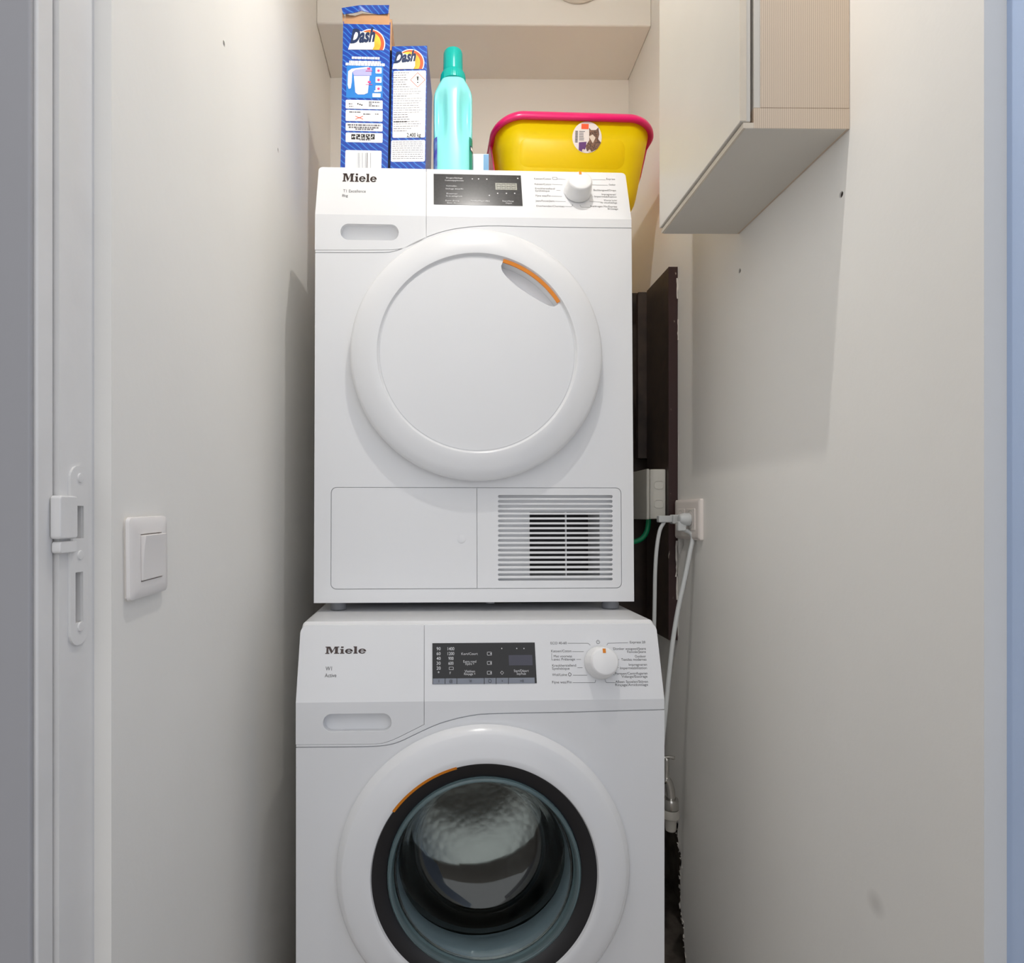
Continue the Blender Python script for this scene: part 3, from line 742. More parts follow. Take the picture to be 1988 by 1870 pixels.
pr = Print(); l0 = pt(631.5, 1269.5); l1 = pt(711.5, 1255); slab_logo(pr, l0[0], l1[0], l0[1], l1[1]); pr.build('maker_emblem', 'logo', drawer, WE, 0.0004)
pr = Print(); ptext(pr, pt, 'W1', 632, 1302, 7.5, S, 12); ptext(pr, pt, 'Active', 630.5, 1315, 7, S, 22)
pr.build('lettering', 'print_grey', drawer, WE, 0.0003)
pr = Print()
for s, px, py, w in (('ECO 40-60', 1069, 1251, 32), ('Katoen/Coton', 1070, 1266.5, 40), ('Met voorwas', 1075, 1276.5, 36), ('avec Prélavage', 1075, 1282.5, 42), ('Kreukherstellend', 1072, 1294.5, 47), ('Synthétique', 1072, 1300.5, 34), ('Wol/Laine', 1072, 1312.5, 29), ('Fijne was/Fin', 1072, 1327, 38)):
    ptext(pr, pt, s, px, py, 4.6, S, w)
for s, px, py, w in (('Express 20', 1253, 1249, 31), ('Donker wasgoed/Jeans', 1254, 1261.5, 65), ('Foncés/Jeans', 1254, 1267.5, 37), ('Outdoor', 1254, 1276.5, 22), ('Textiles modernes', 1255, 1282.5, 50), ('Impregneren', 1256, 1292.5, 36), ('Imperméabilisation', 1256, 1299, 53), ('Pompen/Centrifugeren', 1257, 1309.5, 64), ('Vidange/Essorage', 1257, 1315.5, 51), ('Alleen Spoelen/Stijven', 1258, 1325.5, 64), ('Rinçage/Amidonnage', 1258, 1331.5, 64)):
    ptext(pr, pt, s, px, py, 4.6, S, w, 'r')
for (a, b_) in (((1102, 1249), (1142, 1249)), ((1142, 1249), (1146, 1253)), ((1111, 1265), (1133, 1265)), ((1071, 1268), (1071, 1281.5)), ((1071, 1281.5), (1074, 1281.5)), ((1119, 1280.5), (1128, 1280.5)), ((1121, 1296.5), (1131, 1296.5)), ((1112, 1311), (1140, 1311)), ((1112, 1325.5), (1155, 1325.5)), ((1155, 1325.5), (1156.5, 1320)),
                ((1178, 1253), (1180, 1249)), ((1180, 1249), (1219, 1248)), ((1199, 1281), (1202, 1281)), ((1198, 1296.5), (1201, 1296.5)), ((1189, 1308.5), (1193, 1311)), ((1174, 1319), (1177, 1325.5)), ((1177, 1325.5), (1194, 1325.5))):
    pr.line(pt(*a), pt(*b_), 0.0005)
x, z = pt(1161, 1246.5); pr.disc(x, z, 0.003, r2=0.0024, a0=110, a1=430, n=16); pr.line((x, z), (x, z+0.0035), 0.0006)
x, z = pt(1106, 1309.5); pr.disc(x, z, 0.0028, r2=0.0020, n=10)
pr.build('program_lettering', 'print_grey', ctrl, WE, 0.0003)
kx, kz = wfas(1165.5, 1287); knob(was, kx, kz, lambda z: wfront(z), 0.0268, 0.029)
# round door: ring, black ring, orange grip, glass bowl
RO = 0.2355
prof = [(RO-.006, 0.002), (RO-.0045, -0.006), (RO, -0.0085), (RO-.0008, -0.0115), (RO-.0095, -0.0215), (RO-.012, -0.0230), (RO-.025, -0.0256), (RO-.045, -0.0284), (RO-.0525, -0.0290), (RO-.0555, -0.0280), (RO-.057, -0.0245), (RO-.060, -0.010), (RO-.062, 0.01)]
door = mk('door_ring', lathe(prof, 192), 'appliance', was, smooth=True, loc=(wc[0], 0, wc[1]), angle=28)
rb = RO-0.0570
mk('black_ring', lathe([(rb+.0006, -0.0235), (rb-.003, -0.0238), (0.155, -0.0155), (0.1535, -0.010), (0.1535, 0.006), (rb, 0.006)], 160), 'black_ring', was, smooth=True, loc=(wc[0], 0, wc[1]), angle=40)
bm = bmesh.new(); rows = []; n = 24
for k in range(n+1):
    a = R(104.5+39*k/n); c, s = math.cos(a), math.sin(a)
    rows.append([bm.verts.new((c*r_, y, s*r_)) for r_, y in ((rb+.0030, -0.0290), (rb-.0018, -0.0262), (rb-.0022, -0.015), (rb+.002, -0.015))])
for A, B_ in zip(rows, rows[1:]):
    for i in range(4): bm.faces.new((A[i], A[(i+1) % 4], B_[(i+1) % 4], B_[i]))
bm.faces.new(rows[0]); bm.faces.new(rows[-1][::-1]); bmesh.ops.recalc_face_normals(bm, faces=bm.faces)
mk('orange_grip', bm, 'orange', was, loc=(wc[0], 0, wc[1]))
# glass bowl: outer face then inner face back
gl = [(0.1505, 0.000), (0.1440, -0.001), (0.1425, -0.0005), (0.1400, 0.004), (0.1310, 0.035), (0.1220, 0.066), (0.1130, 0.083), (0.098, 0.091), (0.06, 0.0955), (0, 0.097),
      ]
gl2 = [(0, 0.106), (0.06, 0.1045), (0.102, 0.100), (0.1200, 0.090), (0.1300, 0.070), (0.1385, 0.038), (0.1470, 0.010), (0.1505, 0.006), (0.1505, 0.000)]
mk('glass_rim', lathe([(0.1545, -0.006), (0.1540, -0.0190), (0.1510, -0.0218), (0.1482, -0.0212), (0.1460, -0.0150), (0.1442, -0.006), (0.1490, -0.004), (0.1545, -0.006)], 128), 'glass_teal', was, smooth=True, loc=(wc[0], 0, wc[1]), angle=60)
glass = mk('door_glass', lathe(gl+gl2, 128), 'glass', was, smooth=True, loc=(wc[0], 0, wc[1]), angle=60)
# gasket and drum
mk('gasket', lathe([(0.183, 0.006), (0.160, 0.008), (0.1545, 0.016), (0.152, 0.030), (0.150, 0.050), (0.158, 0.060), (0.168, 0.075), (0.169, 0.086), (0.183, 0.086)], 128), 'gasket', was, smooth=True, loc=(wc[0], 0, wc[1]), angle=60)
dr = mk('drum', lathe([(0.155, 0.090), (0.156, 0.084), (0.166, 0.087), (0.235, 0.100), (0.240, 0.112), (0.240, 0.40), (0.225, 0.42), (0.10, 0.435), (0, 0.438)], 128), 'drum', was, smooth=True, loc=(wc[0], 0, wc[1]), angle=60)
for k in range(3):
    a = R(-62+120*k); c, s = math.cos(a), math.sin(a); bm = bmesh.new(); rows = []
    for y in (0.13, 0.16, 0.2, 0.25, 0.3, 0.36, 0.39):
        hgt = 0.055*math.sin(PI*min(1, max(0.12, (y-0.12)/0.28)))**0.4; ring_ = []
        for t, hh in ((-0.045, 0), (-0.03, .45), (-0.014, .9), (0, 1), (0.014, .9), (0.03, .45), (0.045, 0)):
            rr_ = 0.240-hgt*hh; ring_.append(bm.verts.new((c*rr_-s*t, y, s*rr_+c*t)))
        rows.append(ring_)
    for A, B_ in zip(rows, rows[1:]):
        for i in range(6): bm.faces.new((A[i], A[i+1], B_[i+1], B_[i]))
    bmesh.ops.recalc_face_normals(bm, faces=bm.faces)
    mk('drum_paddle', bm, 'drum', dr, smooth='all')
for px, yy in ((-0.25, 0.05), (0.25, 0.05), (-0.25, 0.53), (0.25, 0.53)):
    mk('foot', lathe([(0, 0), (0.02, 0), (0.02, 0.008), (0.012, 0.0125), (0, 0.0125)], 24, 'Z', off=(px, yy, 0)), 'foot_grey', was, smooth=True)
# ------------------------------------------------------------------ things on top of the dryer
def top_z(X, Y):
    # height of the dryer's top under a point
    P = DF.I @ Vector((X, Y, DL.z+DH)); Q = DF.M @ Vector((P.x, P.y, DH)); return Q.z+0.0005
def rz_box(px0, px1, Y, zrot):
    p0 = atY(px0, 300, Y); p1 = atY(px1, 300, Y)
    return p0, p1
rnd = random.Random(11)
# ---- tall opened carton
Y1 = 1.27
pL = atY(660, 310, Y1); pR = atY(752, 310, Y1)
cw = (pR.x-pL.x); cx = (pL.x+pR.x)/2; ZT = top_z(cx, Y1)
B1L = Vector((cx, Y1, ZT)); B1R = (R(-1.2), R(0.9), R(0))
F1 = Frame(B1L, B1R)
c1 = tag(empty('detergent_carton', B1L, B1R), 'tall blue washing powder carton with torn open cardboard top, on the dryer', 'detergent box')
h1 = F1.loc(706, 47)[1]; dep = 0.155; t = 0.0012; hx = cw/2
bm = box(-hx, hx, 0, t, 0, h1); box(-hx, hx, dep-t, dep, 0, h1+0.012, bm); box(-hx, -hx+t, t, dep-t, 0, h1+0.006, bm); box(hx-t, hx, t, dep-t, 0, h1+0.006, bm); box(-hx, hx, 0, dep, 0, t, bm)
mk('carton_sides', bm, 'carton_print', c1)
# brown inner tear strip above front edge, side ears, torn lid flap
hf = F1.loc(706, 25)[1]
def sheet(pts, y_fn, th=0.0012):
    bm = bmesh.new(); A = [bm.verts.new((x, y_fn(x, z), z)) for x, z in pts]; B_ = [bm.verts.new((x, y_fn(x, z)+th, z)) for x, z in pts]
    bm.faces.new(A); bm.faces.new(B_[::-1]); n = len(A)
    for i in range(n): bm.faces.new((A[(i+1) % n], A[i], B_[i], B_[(i+1) % n]))
    bmesh.ops.triangulate(bm, faces=[f for f in bm.faces if len(f.verts) > 4]); bmesh.ops.recalc_face_normals(bm, faces=bm.faces); return bm
L1 = lambda px, py: F1.loc(px, py)
edge = [L1(*p) for p in ((668, 46), (671, 26), (676, 27), (685, 31), (695, 29), (703, 25), (720, 26), (740, 27), (756, 24), (757, 49))]
mk('inner_tear_strip', sheet(edge, lambda x, z: 0.0016), 'card', c1)
lid = [L1(*p) for p in ((664, 20), (667, 31), (672, 26), (686, 31), (695, 29), (702, 26), (718, 27), (735, 28), (754, 28), (756, 14), (700, 17))]
zl = L1(700, 30)[1]
mk('torn_lid', sheet(lid, lambda x, z: -0.004-(z-zl)*0.15+0.004*math.sin(x*60)), 'carton_print', c1)
mk('side_flap', sheet([L1(*p) for p in ((664, 22), (669, 30), (668, 46), (665, 40))], lambda x, z: 0.002), 'card', c1)
bm = box(hx-t, hx+0.003, 0.004, dep*0.6, h1-0.05, h1+0.015); mk('side_flap', bm, 'card', c1)
def sun_logo(L, parent, pts, txt, white, ring, ytxt, sub):
    pass
zero = lambda x, z: 0.0
def poly_px(p, L, pts): p.poly([L(*q) for q in pts])
# emblem: sun disc (red edge, yellow), white base, dark italic word
def emblem(L, parent, cxp, cyp, rp, x0, x1, ybase, word_box):
    c = L(cxp, cyp); e = L(cxp+rp, cyp); r = e[0]-c[0]; zb = L(cxp, ybase)[1]
    def clip_circle(rad, dx=0, zmin=zb, left=None):
        pts = []
        for k in range(73):
            a = R(-90+360*k/72+90); x, z = c[0]+dx+rad*math.cos(a), c[1]+rad*math.sin(a)
            z = max(z, zmin); x = x if left is None else max(x, left)
            pts.append((x, z))
        out = [pts[0]]
        for q in pts[1:]:
            if math.hypot(q[0]-out[-1][0], q[1]-out[-1][1]) > 1e-5: out.append(q)
        return out[:-1]
    lf = L(x0, ybase)[0]
    p = Print(); p.poly(clip_circle(r*1.07)); p.build('emblem_outline', 'white_print', parent, zero, 0.0004)
    p = Print(); p.poly(clip_circle(r)); p.build('emblem_red', 'sun_red', parent, zero, 0.0006)
    p = Print(); p.poly(clip_circle(r*0.86, -r*0.10)); p.build('emblem_yellow', 'sun_yellow', parent, zero, 0.0008)
    p = Print(); wb = word_box
    p.poly([L(x0, ybase), L(wb[2]-(wb[2]-wb[0])*0.12, ybase), L(wb[2]-(wb[2]-wb[0])*.05, cyp+rp*0.2), L(wb[2]-2, wb[1]+9), L(wb[0]+12, wb[1]+2), L(wb[0]-1, wb[3]+2)])
    p.build('emblem_white', 'white_print', parent, zero, 0.0010)
    a = L(wb[0], wb[3]); b_ = L(wb[2], wb[1])
    p = Print(); vs, fs, w = text_mesh('Dash', 0.045, 0.28)
    n = len(p.v); sx = (b_[0]-a[0])/w; sz = (b_[1]-a[1])/0.74; sl = 0.10
    p.v += [(a[0]+v[0]*sx, a[1]+v[1]*sz+v[0]*sx*sl) for v in vs]; p.f += fs
    p.build('emblem_word', 'navy', parent, zero, 0.0013)
emblem(L1, c1, 719, 85, 27, 676, 745, 97, (680, 58, 729, 84))
p = Print(); 
for y, x0, x1 in ((113, 683, 737), (121, 678, 739), (125.5, 671, 747)):
    a = L1(x0, y+1.6); b_ = L1(x1, y-1.6); greek(p, a[0], b_[0], a[1], b_[1]-a[1], rnd, 0.0008)
p.build('lettering', 'white_print', c1, zero, 0.0005)
def panel(L, parent, px0, py0, px1, py1, m, rad=0.003, name='label_panel', eps=0.0004):
    a = L(px0, py1); b_ = L(px1, py0); p = Print(); p.poly(rrect(a[0], b_[0], a[1], b_[1], rad, 4)); return p.build(name, m, parent, zero, eps)
panel(L1, c1, 672, 129, 744, 190, 'sky_panel', 0.003)
# measuring jug picture
p = Print(); poly_px(p, L1, ((685, 141), (692, 133), (716, 131), (722, 132), (721, 147), (687, 147))); p.build('jug_picture', 'lilac', c1, zero, 0.0007)
p = Print(); poly_px(p, L1, ((687, 148), (718, 148), (714, 181), (707, 184), (695, 184), (690, 180)))
poly_px(p, L1, ((676, 139), (683, 134), (716, 130), (716, 133), (690, 136), (684, 141), (683, 160), (681, 172), (677, 173), (675, 165)))
p.build('jug_picture', 'pale', c1, zero, 0.0009)
p = Print()
for y in (132, 150, 167): p.poly(rrect(L1(729, y+11)[0], L1(741, y)[0], L1(729, y+11)[1], L1(741, y)[1], 0.0015, 3))
p.poly(rrect(*[v for pr_ in zip(L1(723, 189), L1(739, 182)) for v in pr_], 0.001, 3))
greek(p, L1(730, 0)[0], L1(740, 0)[0], L1(730, 179)[1], 0.003, rnd)
p.build('dose_tiles', 'white_print', c1, zero, 0.0008)
p = Print()
for y in (137, 155, 172): p.disc(*L1(735, y+1), 0.0028, n=12)
for y, x0 in ((138.5, 710), (165, 710)): p.line(L1(x0, y), L1(723, y), 0.0012)
for y, x0 in ((136, 713), (162, 714)): p.rect(L1(x0, y)[0], L1(x0+6, y)[0], L1(x0, y)[1], L1(x0, y-4)[1])
p.build('dose_marks', 'magenta_print', c1, zero, 0.0011)
for y0, y1 in ((195.5, 211), (215, 235), (240, 254), (259, 276)): panel(L1, c1, 671, y0, 743, y1, 'white_print', 0.0022)
panel(L1, c1, 670, 293, 741, 330, 'white_print', 0.003)
p = Print()
for y, x0, x1 in ((199, 716, 738), (202.5, 716, 722), (206, 716, 736), (218, 678, 700), (222, 705, 720), (222, 728, 735), (243.5, 675, 739), (248, 677, 735), (251.5, 690, 725), (272, 698, 720), (202, 677, 684), (207, 678, 686)):
    a = L1(x0, y+.9); b_ = L1(x1, y-.9); greek(p, a[0], b_[0], a[1], b_[1]-a[1], rnd)
p.build('small_lettering', 'text_grey', c1, zero, 0.0007)
p = Print()
for i, px in enumerate((695, 699, 702.5)): p.disc(*L1(px, 202+i*1.2), 0.0016, n=8)
for i in range(5):
    a = L1(682+i*9.4, 271); b_ = L1(690+i*9.4, 261); p.rect(a[0], b_[0], a[1], b_[1])
p.build('pictograms', 'black_print', c1, zero, 0.0007)
p = Print()
for i in range(5):
    for k in range(3): p.disc(*L1(684+i*9.4+rnd.uniform(-1, 5), 266+rnd.uniform(-3, 3)), 0.0014, n=6)
p.build('pictograms', 'white_print', c1, zero, 0.0009)
p = Print(); p.line(L1(690, 232), L1(705, 226), 0.0012); p.line(L1(690, 226), L1(705, 232), 0.0012); p.build('cross_mark', 'sun_red', c1, zero, 0.0008)
p = Print(); x = 691.5
while x < 720:
    w = rnd.choice((0.8, 1.2, 2.0)); a = L1(x, 330); b_ = L1(x+w, 297); p.rect(a[0], b_[0], a[1], b_[1]); x += w+rnd.choice((0.9, 1.4))
p.build('barcode', 'print_dark', c1, zero, 0.0007)

# ---- second carton
Y2 = 1.272
pL = atY(756.5, 310, Y2); pR = atY(825.5, 310, Y2); cw = pR.x-pL.x; hx = cw/2; cx = (pL.x+pR.x)/2
B2L = Vector((cx, Y2, top_z(cx, Y2))); B2R = (R(-1.2), R(0.7), R(-3.0)); F2 = Frame(B2L, B2R)
c2 = tag(empty('detergent_carton', B2L, B2R), 'shorter closed blue washing powder carton with white text panel, on the dryer', 'detergent box')
h2 = F2.loc(795, 89)[1]; dep2 = 0.15
mk('carton_sides', box(-hx, hx, 0, dep2, 0, h2), 'carton_print', c2, bevel=0.001)
L2 = lambda px, py: F2.loc(px, py)
emblem(L2, c2, 796, 123, 26, 762, 822, 134.5, (765, 101, 808, 123))
panel(L2, c2, 762, 137, 827, 268, 'white_print', 0.003); panel(L2, c2, 759, 272, 825.5, 314.5, 'white_print', 0.003)
p = Print()
y = 142.0
while y < 258:
    x1 = 794 if 142 <= y <= 172 else (818 if rnd.random() < 0.8 else 795)
    a = L2(764, y+.8); b_ = L2(x1+rnd.uniform(-6, 4), y-.8); greek(p, a[0], b_[0], a[1], b_[1]-a[1], rnd); y += 4.5
y = 276.0
while y < 312:
    a = L2(762, y+.8); b_ = L2(821, y-.8); greek(p, a[0], b_[0], a[1], b_[1]-a[1], rnd); y += 4.0
p.build('small_lettering', 'text_grey', c2, zero, 0.0007)
p = Print()
D4 = [L2(811, 141.5), L2(825.5, 155.5), L2(811, 169.5), L2(797, 155.5)]
for a, b_ in zip(D4, D4[1:]+D4[:1]): p.line(a, b_, 0.0009)
p.build('hazard_diamond', 'sun_red', c2, zero, 0.0008)
p = Print(); p.poly([L2(809, 149), L2(813, 149), L2(811.8, 157), L2(810.2, 157)]); p.disc(*L2(811, 160.5), 0.0014, n=10)
x, z = L2(817, 266); p.text('2,400 kg', x, z, 0.0085, 0.029, 'r', 0.012)
a = L2(764, 238); greek(p, a[0], L2(790, 238)[0], a[1], 0.0022, rnd)
p.build('lettering', 'black_print', c2, zero, 0.0008)

# ---- mint bottle
YB_ = 1.262
pc = atY(879.5, 310, YB_); rB = (atY(918, 250, YB_).x-atY(841, 250, YB_).x)/2
yc = YB_+0.03
BL = Vector((pc.x+0.0005, yc, top_z(pc.x, yc)))
BR = (R(-1.2), 0, 0); FB = Frame(BL, BR)
bt = tag(empty('softener_bottle', BL, BR), 'mint green plastic bottle with turquoise screw cap and side labels, on the dryer', 'bottle')
zz = lambda py: FB.loc(880, py, -0.02)[1]
zsh = zz(178); zn = zz(146); zct = zz(88); zcr = zz(131)
bm = bmesh.new(); rings = []; n = 72
lv = [(0.0, .93), (0.004, .985), (0.012, 1.0)] + [(0.02+k*(zsh-0.03)/18, 1.0) for k in range(19)] + [(zsh, .985), (zsh+.006, .95), (zsh+.013, .885), (zsh+.020, .80), (zsh+.026, .70), (zn, .60), (zn+.004, .52), (zn+.01, .45)]
for z, k in lv:
    ring_ = []
    for i in range(n):
        a = 2*PI*i/n; c, s = math.cos(a), math.sin(a); e = 2/2.5
        x = rB*k*math.copysign(abs(c)**e, c); y = 0.030*(0.35+0.65*k)*math.copysign(abs(s)**e, s)
        # finger grips left and right of the front spine
        for sg in (-1, 1):
            u = (x-sg*rB*0.62)/(rB*0.26); hz = (z-(zsh-0.045))/0.046
            if y < 0: y += 0.019*math.exp(-u**4)*math.exp(-abs(hz)**3)
        ring_.append(bm.verts.new((x, y, z)))
    rings.append(ring_)
for A, B_ in zip(rings, rings[1:]):
    for i in range(n): bm.faces.new((A[i], A[(i+1) % n], B_[(i+1) % n], B_[i]))
bm.faces.new(rings[0][::-1]); bm.faces.new(rings[-1]); bmesh.ops.recalc_face_normals(bm, faces=bm.faces)
mk('bottle_body', bm, 'mint', bt, smooth='all')
rc = (FB.loc(899.5, 110, -0.018)[0]-FB.loc(862, 110, -0.018)[0])/2; rk_ = (FB.loc(904.5, 140, -0.02)[0]-FB.loc(855, 140, -0.02)[0])/2
bm = bmesh.new(); rings = []; n = 96
for z, r_, rib in ((zn-.004, rk_, .012), (zn+.004, rk_*.99, .03), (zcr-.003, rk_*.94, .03), (zcr, rk_*.88, 0), (zcr+.0015, rc*1.02, .0), (zcr+.02, rc*1.0, .012), (zct-.004, rc*.98, .012), (zct-.001, rc*.93, 0), (zct, rc*.86, 0), (zct-.0015, rc*.8, 0)):
    rings.append([bm.verts.new((math.cos(2*PI*i/n)*r_*(1+(rib if i % 3 == 0 else 0)), math.sin(2*PI*i/n)*r_*(1+(rib if i % 3 == 0 else 0)), z)) for i in range(n)])
for A, B_ in zip(rings, rings[1:]):
    for i in range(n): bm.faces.new((A[i], A[(i+1) % n], B_[(i+1) % n], B_[i]))
bm.faces.new(rings[-1]); bm.faces.new(rings[0][::-1]); bmesh.ops.recalc_face_normals(bm, faces=bm.faces)
mk('screw_cap', bm, 'cap_teal', bt, smooth=True, angle=50)
# labels wrap the narrow sides
def side_label(sg, a0, a1, z0, z1, m, name, eps=0.0004):
    bm = bmesh.new(); rows = []
    for k in range(9):
        a = R(a0+(a1-a0)*k/8); c, s = math.cos(a), math.sin(a); e = 2/2.5
        x = (rB+eps)*math.copysign(abs(c)**e, c)*sg; y = (0.030+eps)*math.copysign(abs(s)**e, s)
        rows.append((bm.verts.new((x, y, z0)), bm.verts.new((x, y, z1))))
    for A, B_ in zip(rows, rows[1:]): bm.faces.new((A[0], B_[0], B_[1], A[1]))
    return mk(name, bm, m, bt)
zl0 = 0.012; zl1 = zz(266)
side_label(1, -40, 40, zl0, zl1, 'label_teal', 'side_label'); side_label(-1, -40, 40, zl0, zl1, 'label_blue', 'side_label')
side_label(1, -36, -6, zz(292), zz(282), 'navy', 'label_mark', 0.0008); side_label(1, -32, -14, zz(290), zz(284.5), 'white_print', 'label_mark', 0.0011)

# ---- small carton
Y4 = 1.31
pL = atY(918.5, 310, Y4); pR = atY(949, 310, Y4); cx = (pL.x+pR.x)/2; hx = (pR.x-pL.x)/2
F4L = Vector((cx, Y4, top_z(cx, Y4))); F4R = (R(-1.2), 0, 0); F4 = Frame(F4L, F4R)
c4 = tag(empty('small_carton', F4L, F4R), 'small pale blue and white carton between the mint bottle and yellow tub', 'carton')
h4 = F4.loc(930, 298.5)[1]; xm = F4.loc(938.5, 310)[0]
mk('carton_body', box(-hx, hx, 0, 0.06, 0, h4), 'carton_pale', c4, bevel=0.0008)
p = Print(); p.rect(xm, hx, 0.001, h4-.0015); p.build('blue_panel', 'carton_blue', c4, zero, 0.0003)

# ---- yellow tub with pink rim
Y5 = 1.335
pL = atY(968, 240, Y5); pR = atY(1276, 240, Y5)
TW = (atY(1279, 240, Y5).x-atY(957, 240, Y5).x)/2; cx = (atY(1279, 240, Y5).x+atY(957, 240, Y5).x)/2; TD = 0.135
TL = Vector((cx, Y5+TD, top_z(cx, Y5+TD)+0.0005)); TR = (R(-1.2), 0, R(2.0)); FT = Frame(TL, TR)
tub = tag(empty('litter_tray', TL, TR), 'yellow plastic cat litter tray with magenta rim and round sticker, on the dryer', 'litter tray')
ht = FT.loc(1115, 231, -TD)[1]
def rr_ring(bm, hxw, hyw, rad, z, n=14, fn=None):
    pts = []
    segs = [((hxw-rad, hyw-rad), 0), ((-hxw+rad, hyw-rad), 90), ((-hxw+rad, -hyw+rad), 180), ((hxw-rad, -hyw+rad), 270)]
    for (cx_, cy_), a0_ in segs:
        for k in range(n+1):
            a = R(a0_+90*k/n); pts.append((cx_+rad*math.cos(a), cy_+rad*math.sin(a)))
        # straight run with samples (for the raised front panel)
        nx = {0: (-hxw+rad, hyw), 90: (-hxw, -hyw+rad), 180: (hxw-rad, -hyw), 270: (hxw, hyw-rad)}[a0_]
        for k in range(1, 20):
            t_ = k/20; pts.append((pts[-1][0]*0+(lambda p0: p0[0]+(nx[0]-p0[0])*t_)(endp), 0) if False else (0, 0)) if False else None
    out = []
    for x, y in pts: out.append(bm.verts.new((x, y, z if not fn else z+fn(x, y))))
    return out
def tub_size(z):
    t_ = z/ht; return TW*(0.775+0.20*t_), TD*(0.80+0.17*t_), 0.045+0.012*t_
bm = bmesh.new(); rings = []
for z, ins in ((0.0, .045), (0.0015, .032), (0.006, .020), (0.013, .011), (0.023, .0045), (0.034, .001), (0.045, 0), (0.07, 0), (0.10, 0), (0.13, 0), (ht, 0)):
    a, b_, r_ = tub_size(z); rings.append(rr_ring(bm, a-ins, b_-ins, max(0.02, r_-ins*.6), z))
for z in (ht, 0.10, 0.05, 0.02, 0.006):
    a, b_, r_ = tub_size(z); ins = 0.0022+(0.030 if z < 0.01 else (0.009 if z < 0.03 else 0)); rings.append(rr_ring(bm, a-ins, b_-ins, r_-.002, z))
for A, B_ in zip(rings, rings[1:]):
    n = len(A)
    for i in range(n): bm.faces.new((A[i], A[(i+1) % n], B_[(i+1) % n], B_[i]))
bm.faces.new(rings[0][::-1]); bm.faces.new(rings[-1]); bmesh.ops.recalc_face_normals(bm, faces=bm.faces)
mk('tub', bm, 'tub_yellow', tub, smooth='all')
# embossed pad on the front wall
def tub_front(x, z):
    a, b_, r_ = tub_size(z); return -b_
bm = bmesh.new(); e0 = FT.loc(1010, 322, -TD*.93); e1 = FT.loc(1215, 268, -TD*.95)
outer = rrect(e0[0], e1[0], e0[1], e1[1], 0.022, 8); inner = rrect(e0[0]+.006, e1[0]-.006, e0[1]+.006, e1[1]-.006, 0.017, 8)
A = [bm.verts.new((x, tub_front(x, z)+0.0005, z)) for x, z in outer]; B_ = [bm.verts.new((x, tub_front(x, z)-0.0022, z)) for x, z in inner]
n = len(A)
for i in range(n): bm.faces.new((A[i], A[(i+1) % n], B_[(i+1) % n], B_[i]))
bm.faces.new(B_); bmesh.ops.recalc_face_normals(bm, faces=bm.faces)
mk('embossed_pad', bm, 'tub_yellow', tub, smooth='all')
# rim: rounded collar, dips a little towards the ends
bm = bmesh.new(); rings = []
a, b_, r_ = tub_size(ht); fn = lambda x, y: -0.010*abs(x/TW)**4
for off, dz_ in ((0.0005, 0.000), (0.007, -0.002), (0.010, 0.002), (0.0095, 0.008), (0.006, 0.014), (0.001, 0.0185), (-0.006, 0.020), (-0.011, 0.017), (-0.012, 0.008), (-0.008, 0.002)):
    rings.append(rr_ring(bm, a+off, b_+off, r_+off*0.8, ht+dz_, fn=fn))
for A, B_ in zip(rings, rings[1:]+rings[:1]):
    n = len(A)
    for i in range(n): bm.faces.new((A[i], A[(i+1) % n], B_[(i+1) % n], B_[i]))
bmesh.ops.recalc_face_normals(bm, faces=bm.faces)
mk('rim', bm, 'rim_pink', tub, smooth='all')
for sg in (-1, 1):
    bm = bmesh.new()
    x1 = tub_size(ht)[0]+0.008; x0 = tub_size(ht*.45)[0]+0.010
    rows = []
    for yv, zlow in ((-0.055, ht*.9), (-0.045, ht*.62), (-0.02, ht*.46), (0.02, ht*.46), (0.045, ht*.62), (0.055, ht*.9)):
        tl = (ht-zlow)/(ht-ht*.45); rows.append([bm.verts.new((sg*x1, yv, ht-.009)), bm.verts.new((sg*(x1+(x0-x1)*tl), yv, zlow)), bm.verts.new((sg*(x1+(x0-x1)*tl-.002), yv, zlow)), bm.verts.new((sg*(x1-.002), yv, ht-.009))])
    for A, B_ in zip(rows, rows[1:]):
        for i in range(4): bm.faces.new((A[i], A[(i+1) % 4], B_[(i+1) % 4], B_[i]))
    bm.faces.new(rows[0]); bm.faces.new(rows[-1][::-1]); bmesh.ops.recalc_face_normals(bm, faces=bm.faces)
    mk('end_clip', bm, 'rim_pink', tub)
# sticker
tf = lambda x, z: tub_front(x, z)-0.0024
LT = lambda px, py: FT.loc(px, py, -TD*.955)
sc = LT(1139.5, 267); sr = LT(1168, 267)[0]-sc[0]
p = Print(); p.disc(sc[0], sc[1], sr); st = p.build('sticker', 'sticker', tub, tf, 0.0004)
p = Print(); poly_px(p, LT, ((1143, 250), (1147, 254), (1156, 254), (1161, 249), (1163, 262), (1161, 270), (1167, 277), (1160, 288), (1150, 293), (1140, 292), (1137, 283), (1144, 272)))
p.build('sticker_picture', 'cat_brown', st, tf, 0.0007)
p = Print(); poly_px(p, LT, ((1143, 266), (1150, 262), (1156, 268), (1151, 278))); p.disc(*LT(1133, 291), 0.003, n=10); p.disc(*LT(1145, 292), 0.003, n=10); p.build('sticker_picture', 'cat_pale', st, tf, 0.0010)
p = Print(); poly_px(p, LT, ((1124, 276), (1139, 275), (1137, 288), (1131, 293), (1124, 290))); p.build('sticker_panel', 'purple', st, tf, 0.0007)
p = Print(); a = LT(1128, 252); b_ = LT(1142, 243); p.rect(a[0], b_[0], a[1], b_[1]); p.build('sticker_badge', 'sun_red', st, tf, 0.0007)
p = Print()
for k in range(9): a = LT(1116.5, 276-2.4*k); b_ = LT(1121.5, 276-2.4*k-1.3); p.rect(a[0], b_[0], a[1], b_[1])
